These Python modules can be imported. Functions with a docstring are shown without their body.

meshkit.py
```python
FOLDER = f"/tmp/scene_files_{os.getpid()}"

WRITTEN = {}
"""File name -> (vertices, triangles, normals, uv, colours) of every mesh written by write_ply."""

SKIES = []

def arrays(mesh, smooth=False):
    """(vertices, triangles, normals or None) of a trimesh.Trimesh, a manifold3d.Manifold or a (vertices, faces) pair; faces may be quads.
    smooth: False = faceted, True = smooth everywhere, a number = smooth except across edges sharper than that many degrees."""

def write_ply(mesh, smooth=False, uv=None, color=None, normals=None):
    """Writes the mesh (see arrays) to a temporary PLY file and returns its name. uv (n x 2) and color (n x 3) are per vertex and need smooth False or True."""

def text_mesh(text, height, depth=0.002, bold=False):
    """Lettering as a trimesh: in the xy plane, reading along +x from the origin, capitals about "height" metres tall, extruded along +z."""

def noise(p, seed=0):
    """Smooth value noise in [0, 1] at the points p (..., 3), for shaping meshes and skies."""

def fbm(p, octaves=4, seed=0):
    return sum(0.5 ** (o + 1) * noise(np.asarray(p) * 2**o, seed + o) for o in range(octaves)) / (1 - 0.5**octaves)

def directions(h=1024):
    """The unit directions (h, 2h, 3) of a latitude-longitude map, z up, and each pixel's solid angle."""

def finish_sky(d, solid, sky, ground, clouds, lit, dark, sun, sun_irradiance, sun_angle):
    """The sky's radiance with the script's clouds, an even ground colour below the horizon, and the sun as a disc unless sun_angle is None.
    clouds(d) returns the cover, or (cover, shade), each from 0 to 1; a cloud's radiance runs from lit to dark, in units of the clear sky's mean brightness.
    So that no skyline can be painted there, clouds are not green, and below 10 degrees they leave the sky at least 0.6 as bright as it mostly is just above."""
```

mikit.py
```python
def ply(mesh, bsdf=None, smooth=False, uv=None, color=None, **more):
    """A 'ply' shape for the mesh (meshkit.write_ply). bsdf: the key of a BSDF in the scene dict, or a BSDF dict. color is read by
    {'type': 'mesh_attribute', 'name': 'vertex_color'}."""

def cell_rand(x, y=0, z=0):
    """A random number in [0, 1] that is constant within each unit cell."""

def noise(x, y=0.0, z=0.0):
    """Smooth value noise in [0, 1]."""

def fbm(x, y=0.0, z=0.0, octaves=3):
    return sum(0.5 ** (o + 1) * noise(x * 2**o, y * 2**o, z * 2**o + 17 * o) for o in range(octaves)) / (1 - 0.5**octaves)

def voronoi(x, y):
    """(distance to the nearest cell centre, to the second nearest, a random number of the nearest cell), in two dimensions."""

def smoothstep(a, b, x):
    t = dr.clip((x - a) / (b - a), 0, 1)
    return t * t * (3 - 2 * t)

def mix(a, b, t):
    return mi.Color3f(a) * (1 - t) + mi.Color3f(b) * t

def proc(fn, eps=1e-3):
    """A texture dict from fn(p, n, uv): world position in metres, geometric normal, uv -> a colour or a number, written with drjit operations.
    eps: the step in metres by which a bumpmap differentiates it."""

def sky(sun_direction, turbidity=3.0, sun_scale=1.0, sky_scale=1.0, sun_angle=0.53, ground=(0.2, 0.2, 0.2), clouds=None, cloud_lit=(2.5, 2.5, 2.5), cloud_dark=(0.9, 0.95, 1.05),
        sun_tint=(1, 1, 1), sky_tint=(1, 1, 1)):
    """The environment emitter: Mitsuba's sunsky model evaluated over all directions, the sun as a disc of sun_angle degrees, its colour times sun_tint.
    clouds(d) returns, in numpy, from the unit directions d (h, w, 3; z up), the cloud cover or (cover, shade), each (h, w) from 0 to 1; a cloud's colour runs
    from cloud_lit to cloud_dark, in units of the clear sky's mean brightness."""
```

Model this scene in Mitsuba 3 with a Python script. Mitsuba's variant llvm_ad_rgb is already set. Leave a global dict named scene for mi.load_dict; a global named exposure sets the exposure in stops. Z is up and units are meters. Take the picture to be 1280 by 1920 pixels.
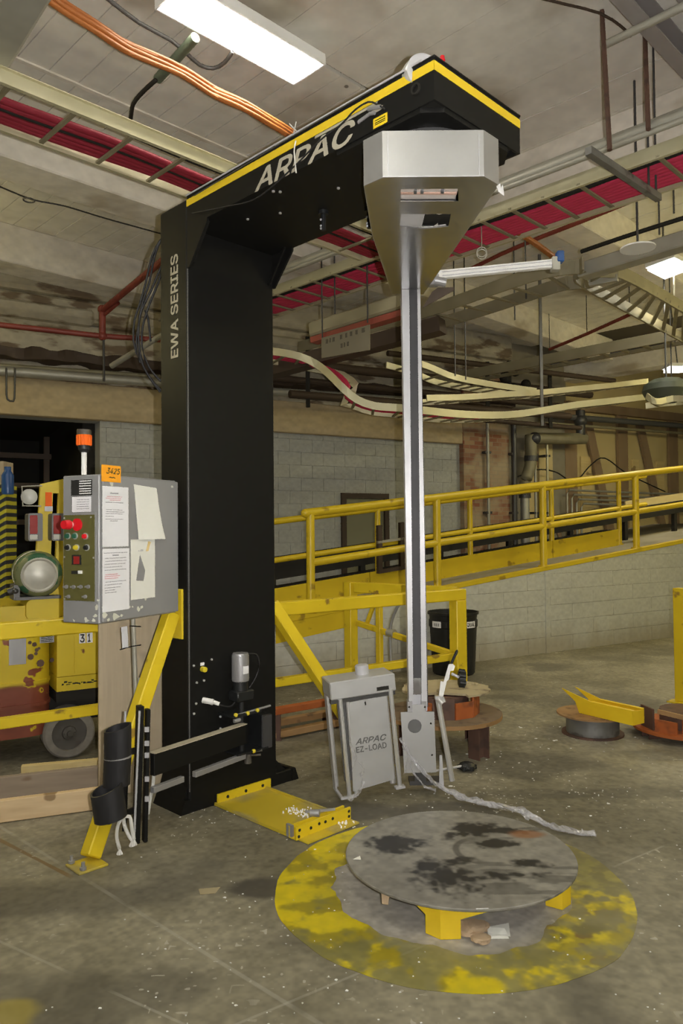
import math, random
import numpy as np, trimesh, shapely
import shapely.geometry as sg
import drjit as dr
import mitsuba as mi
import mikit, meshkit
from mikit import proc, noise, fbm, cell_rand, smoothstep, mix

T = mi.ScalarTransform4f
PI = math.pi
scene, labels = {}, {}

# ---------------------------------------------------------------- camera, lights, exposure
F_PX, PITCH, ROLL, EYE = 1410.0, math.radians(1.5), math.radians(-0.55), 1.6
fwd = np.array([0, math.cos(PITCH), math.sin(PITCH)])
up0 = np.array([0, -math.sin(PITCH), math.cos(PITCH)])
up = -math.sin(ROLL) * np.array([1.0, 0, 0]) + math.cos(ROLL) * up0
scene['camera'] = {'type': 'perspective', 'fov': 2 * math.degrees(math.atan(640 / F_PX)), 'fov_axis': 'x',
                   'near_clip': 0.05, 'far_clip': 100.0,
                   'to_world': T().look_at(origin=[0, 0, EYE], target=[0, float(fwd[1]), EYE + float(fwd[2])], up=up.tolist())}
exposure = 0.15
FLASH = 46.0       # the camera's own flash, beside the lens (its shadows fall to the left of things)
TUBE = 11.0        # unseen strip lights placed to light the near bay and its ceiling
FAR_TUBE = 11.5    # unseen yellower strip lights placed to light the far bay
scene['camera_flash'] = {'type': 'spot', 'cutoff_angle': 62.0, 'beam_width': 24.0,
                         'intensity': {'type': 'rgb', 'value': [FLASH, FLASH * 0.97, FLASH * 0.93]},
                         'to_world': T().look_at(origin=[0.085, -0.01, 1.62], target=[0.25, 4.0, 3.0], up=[0, 0, 1])}

# ---------------------------------------------------------------- helpers: names, labels
def numbered(name):
    used = lambda k: k in scene or k in labels or any(x.startswith(k + '__') for x in scene)
    if not used(name): return name
    i = 1
    while used('%s_%03d' % (name, i)): i += 1
    return '%s_%03d' % (name, i)
COUNT = {}
def fresh(name):
    n = COUNT.get(name, -1) + 1
    COUNT[name] = n
    return name if n == 0 else '%s_%03d' % (name, n)
def tag(key, label=None, cat=None, group=None, kind=None):
    d = {k: v for k, v in (('label', label), ('category', cat), ('group', group), ('kind', kind)) if v}
    if d: labels[key] = {**labels.get(key, {}), **d}
    return key
def thing(name, label, cat, group=None):
    return tag(fresh(name), label, cat, group)
def cat_(ms):
    if isinstance(ms, (list, tuple)) and not isinstance(ms[0], (float, int, np.floating)):
        return trimesh.util.concatenate([m for m in ms])
    return ms
def obj(name, mesh, mat, parent=None, smooth=False, label=None, cat=None, group=None, kind=None, **more):
    key = fresh(parent + '__' + name if parent else name)
    scene[key] = mikit.ply(cat_(mesh), mat, smooth=smooth, **more)
    tag(key, label, cat, group, kind)
    return key
def struct(name, mesh, mat, smooth=False):
    return obj(name, mesh, mat, kind='structure', smooth=smooth)

# ---------------------------------------------------------------- helpers: geometry (world axes: x right, y away, z up)
S2 = math.sqrt(0.5)
def frame(ox, oy, ax, ay, bx, by):
    m = np.eye(4); m[:2, 0] = ax, ay; m[:2, 1] = bx, by; m[:2, 3] = ox, oy
    return m
FM = frame(0, 0, S2, -S2, S2, S2)                       # building and machine grid: u (towards the camera, right), w (away, right)
FR = frame(1.671, 9.236, .8603, .5098, -.5098, .8603)   # ramp and back wall: s along the ramp, n away from its face
FG = frame(-1.66, 4.57, .8035, .5953, -.5953, .8035)    # guard rail: along, away
def tf(mesh, m):
    mesh = cat_(mesh).copy(); mesh.apply_transform(m); return mesh
def at(m, a, b, z=0.0): return (m @ np.array([a, b, z, 1.0]))[:3]
def box(x0, x1, y0, y1, z0, z1, c=0.0):
    x0, x1, y0, y1, z0, z1 = min(x0, x1), max(x0, x1), min(y0, y1), max(y0, y1), min(z0, z1), max(z0, z1)
    if c <= 0:
        m = trimesh.creation.box(extents=(x1 - x0, y1 - y0, z1 - z0))
    else:
        c = min(c, (x1 - x0) * .45, (y1 - y0) * .45, (z1 - z0) * .45)
        h = np.array([x1 - x0, y1 - y0, z1 - z0]) / 2
        p = []
        for sx in (-1, 1):
            for sy in (-1, 1):
                for sz in (-1, 1):
                    for k in range(3):
                        v = h.copy(); v[(k + 1) % 3] -= c; v[(k + 2) % 3] -= c
                        p.append(v * (sx, sy, sz))
        m = trimesh.convex.convex_hull(np.array(p))
    m.apply_translation(((x0 + x1) / 2, (y0 + y1) / 2, (z0 + z1) / 2))
    return m
def hull(pts): return trimesh.convex.convex_hull(np.asarray(pts, float))
def axes(p0, p1, upv=(0, 0, 1)):
    p0, p1 = np.asarray(p0, float), np.asarray(p1, float)
    d = p1 - p0; L = np.linalg.norm(d); d = d / L
    upv = np.asarray(upv, float)
    if abs(d @ upv) > .98 * np.linalg.norm(upv): upv = np.array([1.0, 0, 0])
    s = np.cross(d, upv); s /= np.linalg.norm(s)
    return p0, d, s, np.cross(s, d), L
def bar(p0, p1, w, h, upv=(0, 0, 1), c=0.0):
    """a box from p0 to p1, w wide, h high"""
    p0, d, s, u, L = axes(p0, p1, upv)
    m = box(0, L, -w / 2, w / 2, -h / 2, h / 2, c)
    t = np.eye(4); t[:3, 0] = d; t[:3, 1] = -s; t[:3, 2] = u; t[:3, 3] = p0
    m.apply_transform(t); return m
def cyl(p0, p1, r, n=20, r2=None):
    p0, d, s, u, L = axes(p0, p1)
    r2 = r if r2 is None else r2
    a = np.arange(n) * 2 * PI / n
    ring = np.outer(np.cos(a), s) + np.outer(np.sin(a), u)
    v = np.vstack([p0 + ring * r, p0 + d * L + ring * r2, [p0], [p0 + d * L]])
    i = np.arange(n); j = (i + 1) % n
    f = np.vstack([np.c_[i, i + n, j], np.c_[j, i + n, j + n], np.c_[i, j, i * 0 + 2 * n], np.c_[j + n, i + n, i * 0 + 2 * n + 1]])
    m = trimesh.Trimesh(v, f, process=False); m.fix_normals(); return m
def smooth_path(pts, step=.05):
    pts = np.asarray(pts, float)
    if len(pts) < 3: return pts
    q = np.vstack([2 * pts[0] - pts[1], pts, 2 * pts[-1] - pts[-2]])
    out = []
    for i in range(1, len(q) - 2):
        a, b, c, d = q[i - 1:i + 3]
        n = max(2, int(np.linalg.norm(c - b) / step))
        t = (np.arange(n) / n)[:, None]
        out.append(.5 * ((2 * b) + (c - a) * t + (2 * a - 5 * b + 4 * c - d) * t ** 2 + (3 * b - a - 3 * c + d) * t ** 3))
    return np.vstack(out + [pts[-1:]])
def sweep(pts, prof, closed=True, upv=(0, 0, 1), caps=True):
    """a profile (k x 2: side, up) carried along a path"""
    pts = np.asarray(pts, float); prof = np.asarray(prof, float)
    tan = np.gradient(pts, axis=0); tan /= np.linalg.norm(tan, axis=1, keepdims=True)
    rows, last = [], None
    for p, d in zip(pts, tan):
        u = np.asarray(upv, float)
        if abs(d @ u) > .95: u = last if last is not None else np.array([1.0, .3, 0])
        s = np.cross(d, u); s /= np.linalg.norm(s); u = np.cross(s, d)
        last = u
        rows.append(p + prof[:, :1] * s + prof[:, 1:] * u)
    k = len(prof); v = np.vstack(rows); f = []
    kk = k if closed else k - 1
    for i in range(len(pts) - 1):
        for j in range(kk):
            a, b = i * k + j, i * k + (j + 1) % k
            f += [(a, b, a + k), (b, b + k, a + k)]
    if closed and caps:
        n = len(pts)
        for j in range(1, k - 1):
            f += [(0, j + 1, j), ((n - 1) * k, (n - 1) * k + j, (n - 1) * k + j + 1)]
    return trimesh.Trimesh(v, np.array(f), process=False)
def tube(pts, r, n=8, step=.05, smooth=True):
    a = np.arange(n) * 2 * PI / n
    return sweep(smooth_path(pts, step) if smooth else np.asarray(pts, float), np.c_[np.cos(a), np.sin(a)] * r)
def prism(poly, z0, z1, m=None):
    p = poly if hasattr(poly, 'exterior') else sg.Polygon(poly)
    e = trimesh.creation.extrude_polygon(p, z1 - z0, engine='earcut'); e.apply_translation((0, 0, z0))
    if m is not None: e.apply_transform(m)
    return e
def plate(poly, origin, xd, yd, t0, t1):
    """a flat outline drawn on the plane (xd, yd) at origin, from t0 to t1 along its normal"""
    xd = np.asarray(xd, float) / np.linalg.norm(xd); yd = np.asarray(yd, float); yd = yd - xd * (xd @ yd); yd /= np.linalg.norm(yd)
    t = np.eye(4); t[:3, 0] = xd; t[:3, 1] = yd; t[:3, 2] = np.cross(xd, yd); t[:3, 3] = origin
    return prism(poly, t0, t1, t)
def lathe(prof, c=(0, 0, 0), n=40):
    """profile (radius, z) turned about the vertical axis through c"""
    prof = np.asarray(prof, float); k = len(prof)
    a = np.arange(n) * 2 * PI / n
    v = np.array([[r * math.cos(t), r * math.sin(t), z] for t in a for r, z in prof])
    f = []
    for i in range(n):
        for j in range(k - 1):
            p, q = i * k + j, ((i + 1) % n) * k + j
            f += [(p, q, p + 1), (q, q + 1, p + 1)]
    m = trimesh.Trimesh(v, np.array(f), process=False); m.merge_vertices(); m.update_faces(m.nondegenerate_faces())
    m.apply_translation(c); return m
def turn(m, to, c=(0, 0, 0)):
    """turns a mesh made about +z so that its axis points along 'to', then moves it to c"""
    t = trimesh.geometry.align_vectors([0, 0, 1], np.asarray(to, float) / np.linalg.norm(to)); t[:3, 3] = c
    return tf(m, t)
def text(s, origin, xd, yd, height, width=None, depth=.0012, bold=True, slant=0.0):
    m = meshkit.text_mesh(s, height, depth, bold)
    b = m.bounds; m.apply_translation((-b[0][0], 0, 0))
    if width: m.apply_scale((width / (b[1][0] - b[0][0]), 1, 1))
    if slant: m.vertices[:, 0] += slant * m.vertices[:, 1]
    xd = np.asarray(xd, float) / np.linalg.norm(xd); yd = np.asarray(yd, float) / np.linalg.norm(yd)
    t = np.eye(4); t[:3, 0] = xd; t[:3, 1] = yd; t[:3, 2] = np.cross(xd, yd); t[:3, 3] = origin
    m.apply_transform(t); return m
def rect(x0, x1, y0, y1): return sg.box(min(x0, x1), min(y0, y1), max(x0, x1), max(y0, y1))
def rounded(x0, x1, y0, y1, r): return rect(x0, x1, y0, y1).buffer(-r).buffer(r, quad_segs=4)

# ---------------------------------------------------------------- materials
def rgb(*v): return {'type': 'rgb', 'value': list(v)}
def principled(name, color, rough=.5, metal=0.0, spec=.5, bump=None, bscale=.002, two=True, **kw):
    d = {'type': 'principled', 'base_color': color if isinstance(color, dict) else rgb(*color), 'roughness': rough, 'metallic': metal, 'specular': spec, **kw}
    if bump is not None:
        d = {'type': 'bumpmap', 'arbitrary': bump, 'scale': bscale, 'bsdf': d}
    scene[name] = {'type': 'twosided', 'bsdf': d} if two else d
    return name
def P3(p): return p.x, p.y, p.z
def C(*v): return mi.Color3f(*v)

RING_C = (0.472, 3.427)
def floor_color(p):
    x, y = p.x, p.y
    big = fbm(x * .7 + 3.1, y * .7, 0.0, octaves=3)
    mid = fbm(x * 3.3, y * 3.3, 5.0, octaves=4)
    fine = fbm(x * 34, y * 34, 9.0, octaves=2)
    c = mix(C(.125, .113, .078), C(.265, .243, .180), smoothstep(.25, .75, big * .6 + mid * .4))
    c = c * (.74 + .52 * fine)
    # oil and water stains
    st = smoothstep(.60, .74, fbm(x * 1.25 + 8.0, y * 1.5 + 2.0, 1.0, octaves=4))
    c = mix(c, C(.065, .06, .05), st * .55)
    def blot(cx, cy, rx, ry, k):
        d = dr.sqrt(dr.square((x - cx) / rx) + dr.square((y - cy) / ry)) + .9 * (mid - .5)
        return k * (1 - smoothstep(.55, 1.1, d))
    for b in ((.62, 4.35, .42, .16, .7), (.05, 4.35, .35, .16, .65), (1.25, 5.15, .55, .33, .55), (2.35, 5.35, .5, .2, .5), (2.2, 7.1, .9, .35, .45),
              (-.36, 3.42, .22, .12, .9), (.95, 3.02, .22, .1, .75), (1.75, 4.6, .5, .14, .35), (1.1, 4.6, .45, .12, .4), (-.2, 3.0, .3, .12, .3)):
        c = mix(c, C(.055, .05, .042), blot(*b))
    # saw-cut joints
    def joint(px, py, ang, wd):
        d = dr.abs((x - px) * math.sin(ang) - (y - py) * math.cos(ang)) + .006 * (mid - .5)
        return 1 - smoothstep(wd, wd * 2.2, d)
    rl_ = joint(-1.54, 3.77, -.685, .007) * (1 - smoothstep(-1.32, -1.25, x))
    c = mix(c, C(.16, .10, .04), rl_ * .8)
    c = mix(c, C(.42, .33, .02), (1 - smoothstep(.05, .10, dr.sqrt(dr.square(x + 1.15) + dr.square(y - 2.545)) + .2 * (mid - .5))) * .4)
    for a in ((-.62, 2.55, -.55, .004), (-.2, 2.6, .6, .004), (-1.6, 3.9, -.75, .006), (1.3, 2.6, .62, .005)):
        c = mix(c, C(.36, .35, .31), joint(*a) * .35 * smoothstep(.3, .6, mid))
    # pale grey patch round the turntable
    rr = dr.sqrt(dr.square(x - RING_C[0]) + dr.square(y - RING_C[1]))
    c = mix(c, C(.50, .47, .43) * (.75 + .5 * fine), (1 - smoothstep(.42, .62, rr + .12 * (mid - .5))) * .65)
    fl = smoothstep(.88, .92, noise(x * 47, y * 47, 2.0)) * smoothstep(.5, .66, mid)
    return mix(c, C(.5, .48, .43), fl * .45)
def ring_color(p):
    x, y = p.x - RING_C[0], p.y - RING_C[1]
    ang = dr.atan2(y, x)
    m1 = fbm(p.x * 5.5, p.y * 5.5, 3.0, octaves=4); m2 = fbm(p.x * 17, p.y * 17, 7.0, octaves=3)
    left = smoothstep(.1, .8, -dr.cos(ang) + .35 * dr.sin(ang))          # the paint has lasted best on the left
    wear = smoothstep(.40, .60, m1 * .55 + m2 * .45 + .10 - .27 * left)
    y1 = mix(C(.60, .47, .010), C(.42, .36, .02), m2)
    dirt = smoothstep(.44, .62, fbm(p.x * 8 + 5, p.y * 8, 1.0, octaves=4))
    y1 = mix(y1, C(.10, .085, .02), dirt * .6)
    right = smoothstep(.1, .8, dr.cos(ang))
    y1 = mix(y1, C(.13, .055, .015), right * smoothstep(.45, .62, m2) * .8)
    spot = 1 - smoothstep(.06, .12, dr.sqrt(dr.square((p.x - .43) / 1.3) + dr.square(p.y - 2.665)) + .09 * (m2 - .5))
    wear = wear * (1 - spot)
    worn = mix(floor_color(p), mix(C(.24, .22, .03), C(.12, .12, .03), m2), .55)
    return mix(y1, worn, wear * .85)
principled('mat_floor', proc(lambda p, n, uv: floor_color(p)), .55, spec=.35,
           bump=proc(lambda p, n, uv: fbm(p.x * 9, p.y * 9, 0.0, octaves=4), eps=.004), bscale=.006)
principled('mat_ring', proc(lambda p, n, uv: ring_color(p)), .45, spec=.4)

def board_paint(p):
    a = fbm(p.x * 1.1, p.y * 1.1, p.z, octaves=4); b = fbm(p.x * 9, p.y * 9, p.z * 9, octaves=3)
    c = mix(C(.62, .595, .53), C(.75, .725, .66), a)
    c = c * (.86 + .28 * b)
    c = mix(c, C(.22, .17, .09), smoothstep(.62, .82, fbm(p.x * .8 + 4, p.y * .8 + 9, 2.0, octaves=5)) * .7)
    fl = smoothstep(.93, .95, noise(p.x * 7 + 1.5, p.y * 7, 0.3))
    return mix(c, C(.12, .11, .09), fl * .8)
principled('mat_board', proc(lambda p, n, uv: board_paint(p)), .7, spec=.25)
principled('mat_gap', (.07, .06, .045), .9, spec=.1)
def beam_paint(p):
    a = fbm(p.x * 2.2, p.y * 2.2, p.z * 2.2, octaves=4); b = fbm(p.x * 12, p.y * 12, p.z * 12, octaves=3)
    c = mix(C(.58, .54, .46), C(.76, .72, .65), a) * (.85 + .3 * b)
    return mix(c, C(.26, .19, .09), smoothstep(.58, .78, fbm(p.x * 1.4 + 7, p.y * 1.4, p.z * 3, octaves=4)) * .55)
principled('mat_beam', proc(lambda p, n, uv: beam_paint(p)), .7, spec=.25)
def stained(p):
    a = fbm(p.x * 1.7, p.y * 1.7, p.z * 5, octaves=5); b = fbm(p.x * 11, p.y * 11, p.z * 11, octaves=3)
    c = mix(C(.36, .32, .23), C(.52, .48, .38), a) * (.8 + .4 * b)
    c = mix(c, C(.11, .065, .035), smoothstep(.52, .66, fbm(p.x * 2.6 + 3, p.y * 2.6, p.z * 6, octaves=5)) * .8)
    return c
principled('mat_stained', proc(lambda p, n, uv: stained(p)), .8, spec=.2)
principled('mat_lintel', proc(lambda p, n, uv: mix(C(.42, .33, .19), C(.54, .44, .27), fbm(p.x * 1.5, p.y * 1.5, p.z * 9, octaves=4)) * (.85 + .3 * fbm(p.x * 14, p.y * 14, p.z * 14, octaves=2))), .75, spec=.2)
principled('mat_block', proc(lambda p, n, uv: mix(C(.36, .365, .335), C(.45, .455, .42), fbm(p.x * 1.3, p.y * 1.3, p.z * 1.3, octaves=3)) * (.86 + .28 * fbm(p.x * 22, p.y * 22, p.z * 22, octaves=2))), .6, spec=.3)
def ramp_paint(p):
    c = mix(C(.44, .44, .40), C(.54, .54, .49), fbm(p.x * 1.6, p.y * 1.6, p.z * 1.6, octaves=3)) * (.88 + .24 * fbm(p.x * 24, p.y * 24, p.z * 24, octaves=2))
    foot = (1 - smoothstep(.02, .45, p.z + .35 * fbm(p.x * 7, p.y * 7, p.z * 1.2, octaves=3) - .15))
    return mix(c, C(.27, .22, .13), foot * .6)
principled('mat_ramp', proc(lambda p, n, uv: ramp_paint(p)), .55, spec=.35)
principled('mat_joint', (.335, .335, .31), .9, spec=.1)
principled('mat_concrete', proc(lambda p, n, uv: mix(C(.20, .18, .13), C(.32, .29, .22), fbm(p.x * 3, p.y * 3, p.z * 3, octaves=4))), .8, spec=.2)
def brick(p):
    s = p.x * .8603 + p.y * .5098
    row = dr.floor(p.z / .075); u = s / .22 + .5 * (row - 2 * dr.floor(row / 2)); v = p.z / .075
    fu, fv = u - dr.floor(u), v - row
    j = dr.maximum(1 - smoothstep(.0, .06, dr.minimum(fu, 1 - fu)), 1 - smoothstep(.0, .14, dr.minimum(fv, 1 - fv)))
    c = mix(C(.24, .09, .055), C(.36, .25, .15), cell_rand(dr.floor(u), row, 3))
    paint = smoothstep(.42, .6, fbm(p.x * 2.2, p.y * 2.2, p.z * 2.2, octaves=4))
    c = mix(c, C(.42, .35, .23), paint * .75)
    return mix(c, C(.30, .26, .19), j * .7)
principled('mat_brick', proc(lambda p, n, uv: brick(p)), .8, spec=.2)
def wood(dx, dy, dz, c0, c1, scale=1.0):
    def f(p, n, uv):
        a = p.x * dx + p.y * dy + p.z * dz
        g = fbm((p.x - a * dx) * 34 * scale, (p.y - a * dy) * 34 * scale, (p.z - a * dz) * 34 * scale + a * 1.3, octaves=3)
        k = fbm(p.x * 3, p.y * 3, p.z * 3, octaves=3)
        c = mix(C(*c0), C(*c1), g * .7 + k * .3)
        kn = smoothstep(.74, .80, fbm(p.x * 6 + 2, p.y * 6, p.z * 9, octaves=2))
        return mix(c, C(.16, .085, .03), kn * .7)
    return proc(f)
principled('mat_pine', wood(.8603, .5098, 0, (.52, .36, .19), (.72, .56, .35)), .65, spec=.3)
principled('mat_pine_grey', wood(.8603, .5098, 0, (.24, .19, .14), (.36, .29, .22)), .75, spec=.2)
principled('mat_pine_yellow', wood(.8603, .5098, 0, (.56, .42, .17), (.74, .60, .30)), .65, spec=.3)
def ply_color(p, n, uv):
    c = mix(C(.40, .32, .21), C(.52, .43, .30), fbm(p.x * 2, p.y * 2, p.z * 1.2, octaves=4)) * (.9 + .2 * fbm(p.x * 60, p.y * 60, p.z * 3, octaves=2))
    return mix(c, C(.25, .20, .15), smoothstep(.6, .7, fbm(p.x * 6, p.y * 6, p.z * 5, octaves=3)) * .4)
principled('mat_plywood', proc(ply_color), .7, spec=.2)
principled('mat_tanboard', proc(lambda p, n, uv: mix(C(.50, .39, .17), C(.64, .53, .28), fbm(p.x * 1.2, p.y * 1.2, p.z * 1.2, octaves=3))), .7, spec=.25)
principled('mat_stud', proc(lambda p, n, uv: mix(C(.22, .15, .09), C(.32, .23, .14), fbm(p.x * 4, p.y * 4, p.z * 1.2, octaves=3))), .75, spec=.2)
def chip(base, under, scale, lo, hi):
    def f(p, n, uv):
        k = fbm(p.x * scale, p.y * scale, p.z * scale, octaves=4)
        c = C(*base) * (.9 + .2 * fbm(p.x * 3, p.y * 3, p.z * 3, octaves=2))
        return mix(c, C(*under), smoothstep(lo, hi, k))
    return proc(f)
principled('mat_yellow', chip((.66, .49, .018), (.30, .19, .03), 9, .70, .78), .38, spec=.5)
principled('mat_rail', chip((.62, .45, .018), (.34, .22, .02), 7, .66, .80), .38, spec=.5)
principled('mat_yellow_deck', chip((.50, .38, .03), (.34, .28, .10), 5, .5, .75), .5, spec=.4)
principled('mat_stripe', (.74, .52, .02), .4, spec=.5)
principled('mat_black', (.008, .008, .0075), .5, spec=.16, bump=proc(lambda p, n, uv: fbm(p.x * 60, p.y * 60, p.z * 60, octaves=2), eps=.002), bscale=.0004)
principled('mat_black_rubber', (.014, .014, .016), .42, spec=.4)
principled('mat_black_plastic', (.011, .012, .013), .45, spec=.4)
principled('mat_letter', (.40, .37, .29), .5, spec=.4)
def brushed(p, n, uv):
    a = fbm(p.x * 6, p.y * 6, p.z * 6, octaves=3)
    return mix(C(.42, .42, .425), C(.52, .52, .52), a)
principled('mat_stainless', proc(brushed), .40, metal=.75, spec=.5)
principled('mat_stainless_under', proc(brushed), .22, metal=.95, spec=.5)
principled('mat_stainless_bright', proc(lambda p, n, uv: mix(C(.42, .42, .425), C(.52, .52, .52), fbm(p.x * 7, p.y * 7, p.z * 7, octaves=3))), .36, metal=.35, spec=.5)
principled('mat_aluminium', (.50, .50, .525), .38, metal=.25, spec=.5)
principled('mat_chrome', (.78, .78, .80), .24, metal=.7)
principled('mat_steel_grey', (.34, .34, .35), .38, metal=.5)
principled('mat_galv', proc(lambda p, n, uv: mix(C(.34, .33, .28), C(.46, .45, .39), fbm(p.x * 8, p.y * 8, p.z * 8, octaves=2))), .5, metal=.45)
principled('mat_tray', proc(lambda p, n, uv: mix(C(.50, .47, .30), C(.62, .58, .40), fbm(p.x * 5, p.y * 5, p.z * 5, octaves=2))), .42, metal=.35)
principled('mat_tray_dull', proc(lambda p, n, uv: mix(C(.20, .18, .11), C(.30, .27, .18), fbm(p.x * 5, p.y * 5, p.z * 5, octaves=2))), .6, metal=.2)
principled('mat_belt', (.05, .05, .055), .6, spec=.3)
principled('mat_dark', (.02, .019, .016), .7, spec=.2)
principled('mat_brown_dark', (.06, .042, .03), .6, spec=.3)
principled('mat_red_cable', (.50, .035, .085), .45, spec=.4)
principled('mat_red_pipe', proc(lambda p, n, uv: mix(C(.17, .028, .022), C(.25, .05, .035), fbm(p.x * 5, p.y * 5, p.z * 5, octaves=2))), .5)
principled('mat_orange_cable', proc(lambda p, n, uv: mix(C(.29, .085, .016), C(.40, .135, .032), fbm(p.x * 5, p.y * 5, p.z * 9, octaves=2))), .5)
principled('mat_grey_paint', chip((.225, .225, .225), (.52, .52, .46), 7.5, .735, .75), .4, spec=.5)
principled('mat_grey_plain', (.23, .23, .23), .4, spec=.5)
principled('mat_olive_panel', (.095, .09, .028), .35, spec=.5)
principled('mat_paper', (.74, .74, .76), .8, spec=.2)
principled('mat_paper_cream', (.70, .70, .64), .8, spec=.2)
principled('mat_ink', (.28, .28, .30), .8, spec=.1)
principled('mat_ink_red', (.62, .33, .36), .8, spec=.1)
principled('mat_ink_black', (.015, .015, .015), .6)
principled('mat_orange_tag', (.80, .33, .015), .7)
principled('mat_white', (.78, .78, .76), .5)
principled('mat_white_lamp', (.82, .82, .80), .4)
principled('mat_red_plastic', (.60, .012, .02), .25)
principled('mat_green_plastic', (.02, .10, .06), .3)
principled('mat_yellow_plastic', (.62, .50, .03), .3)
principled('mat_amber', (.72, .12, .012), .2, spec=.6)
principled('mat_lens_red', (.24, .02, .018), .25)
principled('mat_lens_white', (.42, .42, .38), .25)
def rust(c0, c1):
    return proc(lambda p, n, uv: mix(mix(C(*c0), C(*c1), fbm(p.x * 6, p.y * 6, p.z * 6, octaves=4)), C(.05, .035, .03), smoothstep(.55, .75, fbm(p.x * 11 + 4, p.y * 11, p.z * 11, octaves=3)) * .6))
principled('mat_rust_plate', rust((.11, .085, .06), (.20, .14, .085)), .7, spec=.3)
principled('mat_rust_edge', rust((.24, .13, .055), (.33, .21, .10)), .75, spec=.25)
principled('mat_rust_orange', rust((.28, .07, .02), (.42, .125, .035)), .65, spec=.3)
principled('mat_rust_brown', rust((.07, .04, .03), (.13, .07, .05)), .65, spec=.35)
principled('mat_dusty_plate', rust((.30, .25, .15), (.40, .34, .22)), .8, spec=.2)
principled('mat_drum_steel', rust((.13, .13, .125), (.24, .24, .23)), .5, metal=.4)
principled('mat_rope', (.66, .65, .62), .85, spec=.1)
principled('mat_tank', proc(lambda p, n, uv: mix(mix(C(.12, .15, .07), C(.19, .20, .10), fbm(p.x * 7, p.y * 7, p.z * 7, octaves=3)), C(.03, .10, .05), smoothstep(.5, .6, fbm(p.x * 14, p.y * 14, p.z * 14, octaves=3)))), .45)
principled('mat_tank_end', proc(lambda p, n, uv: mix(C(.36, .35, .30), C(.50, .49, .43), fbm(p.x * 15, p.y * 15, p.z * 15, octaves=3))), .4, metal=.3)
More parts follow.
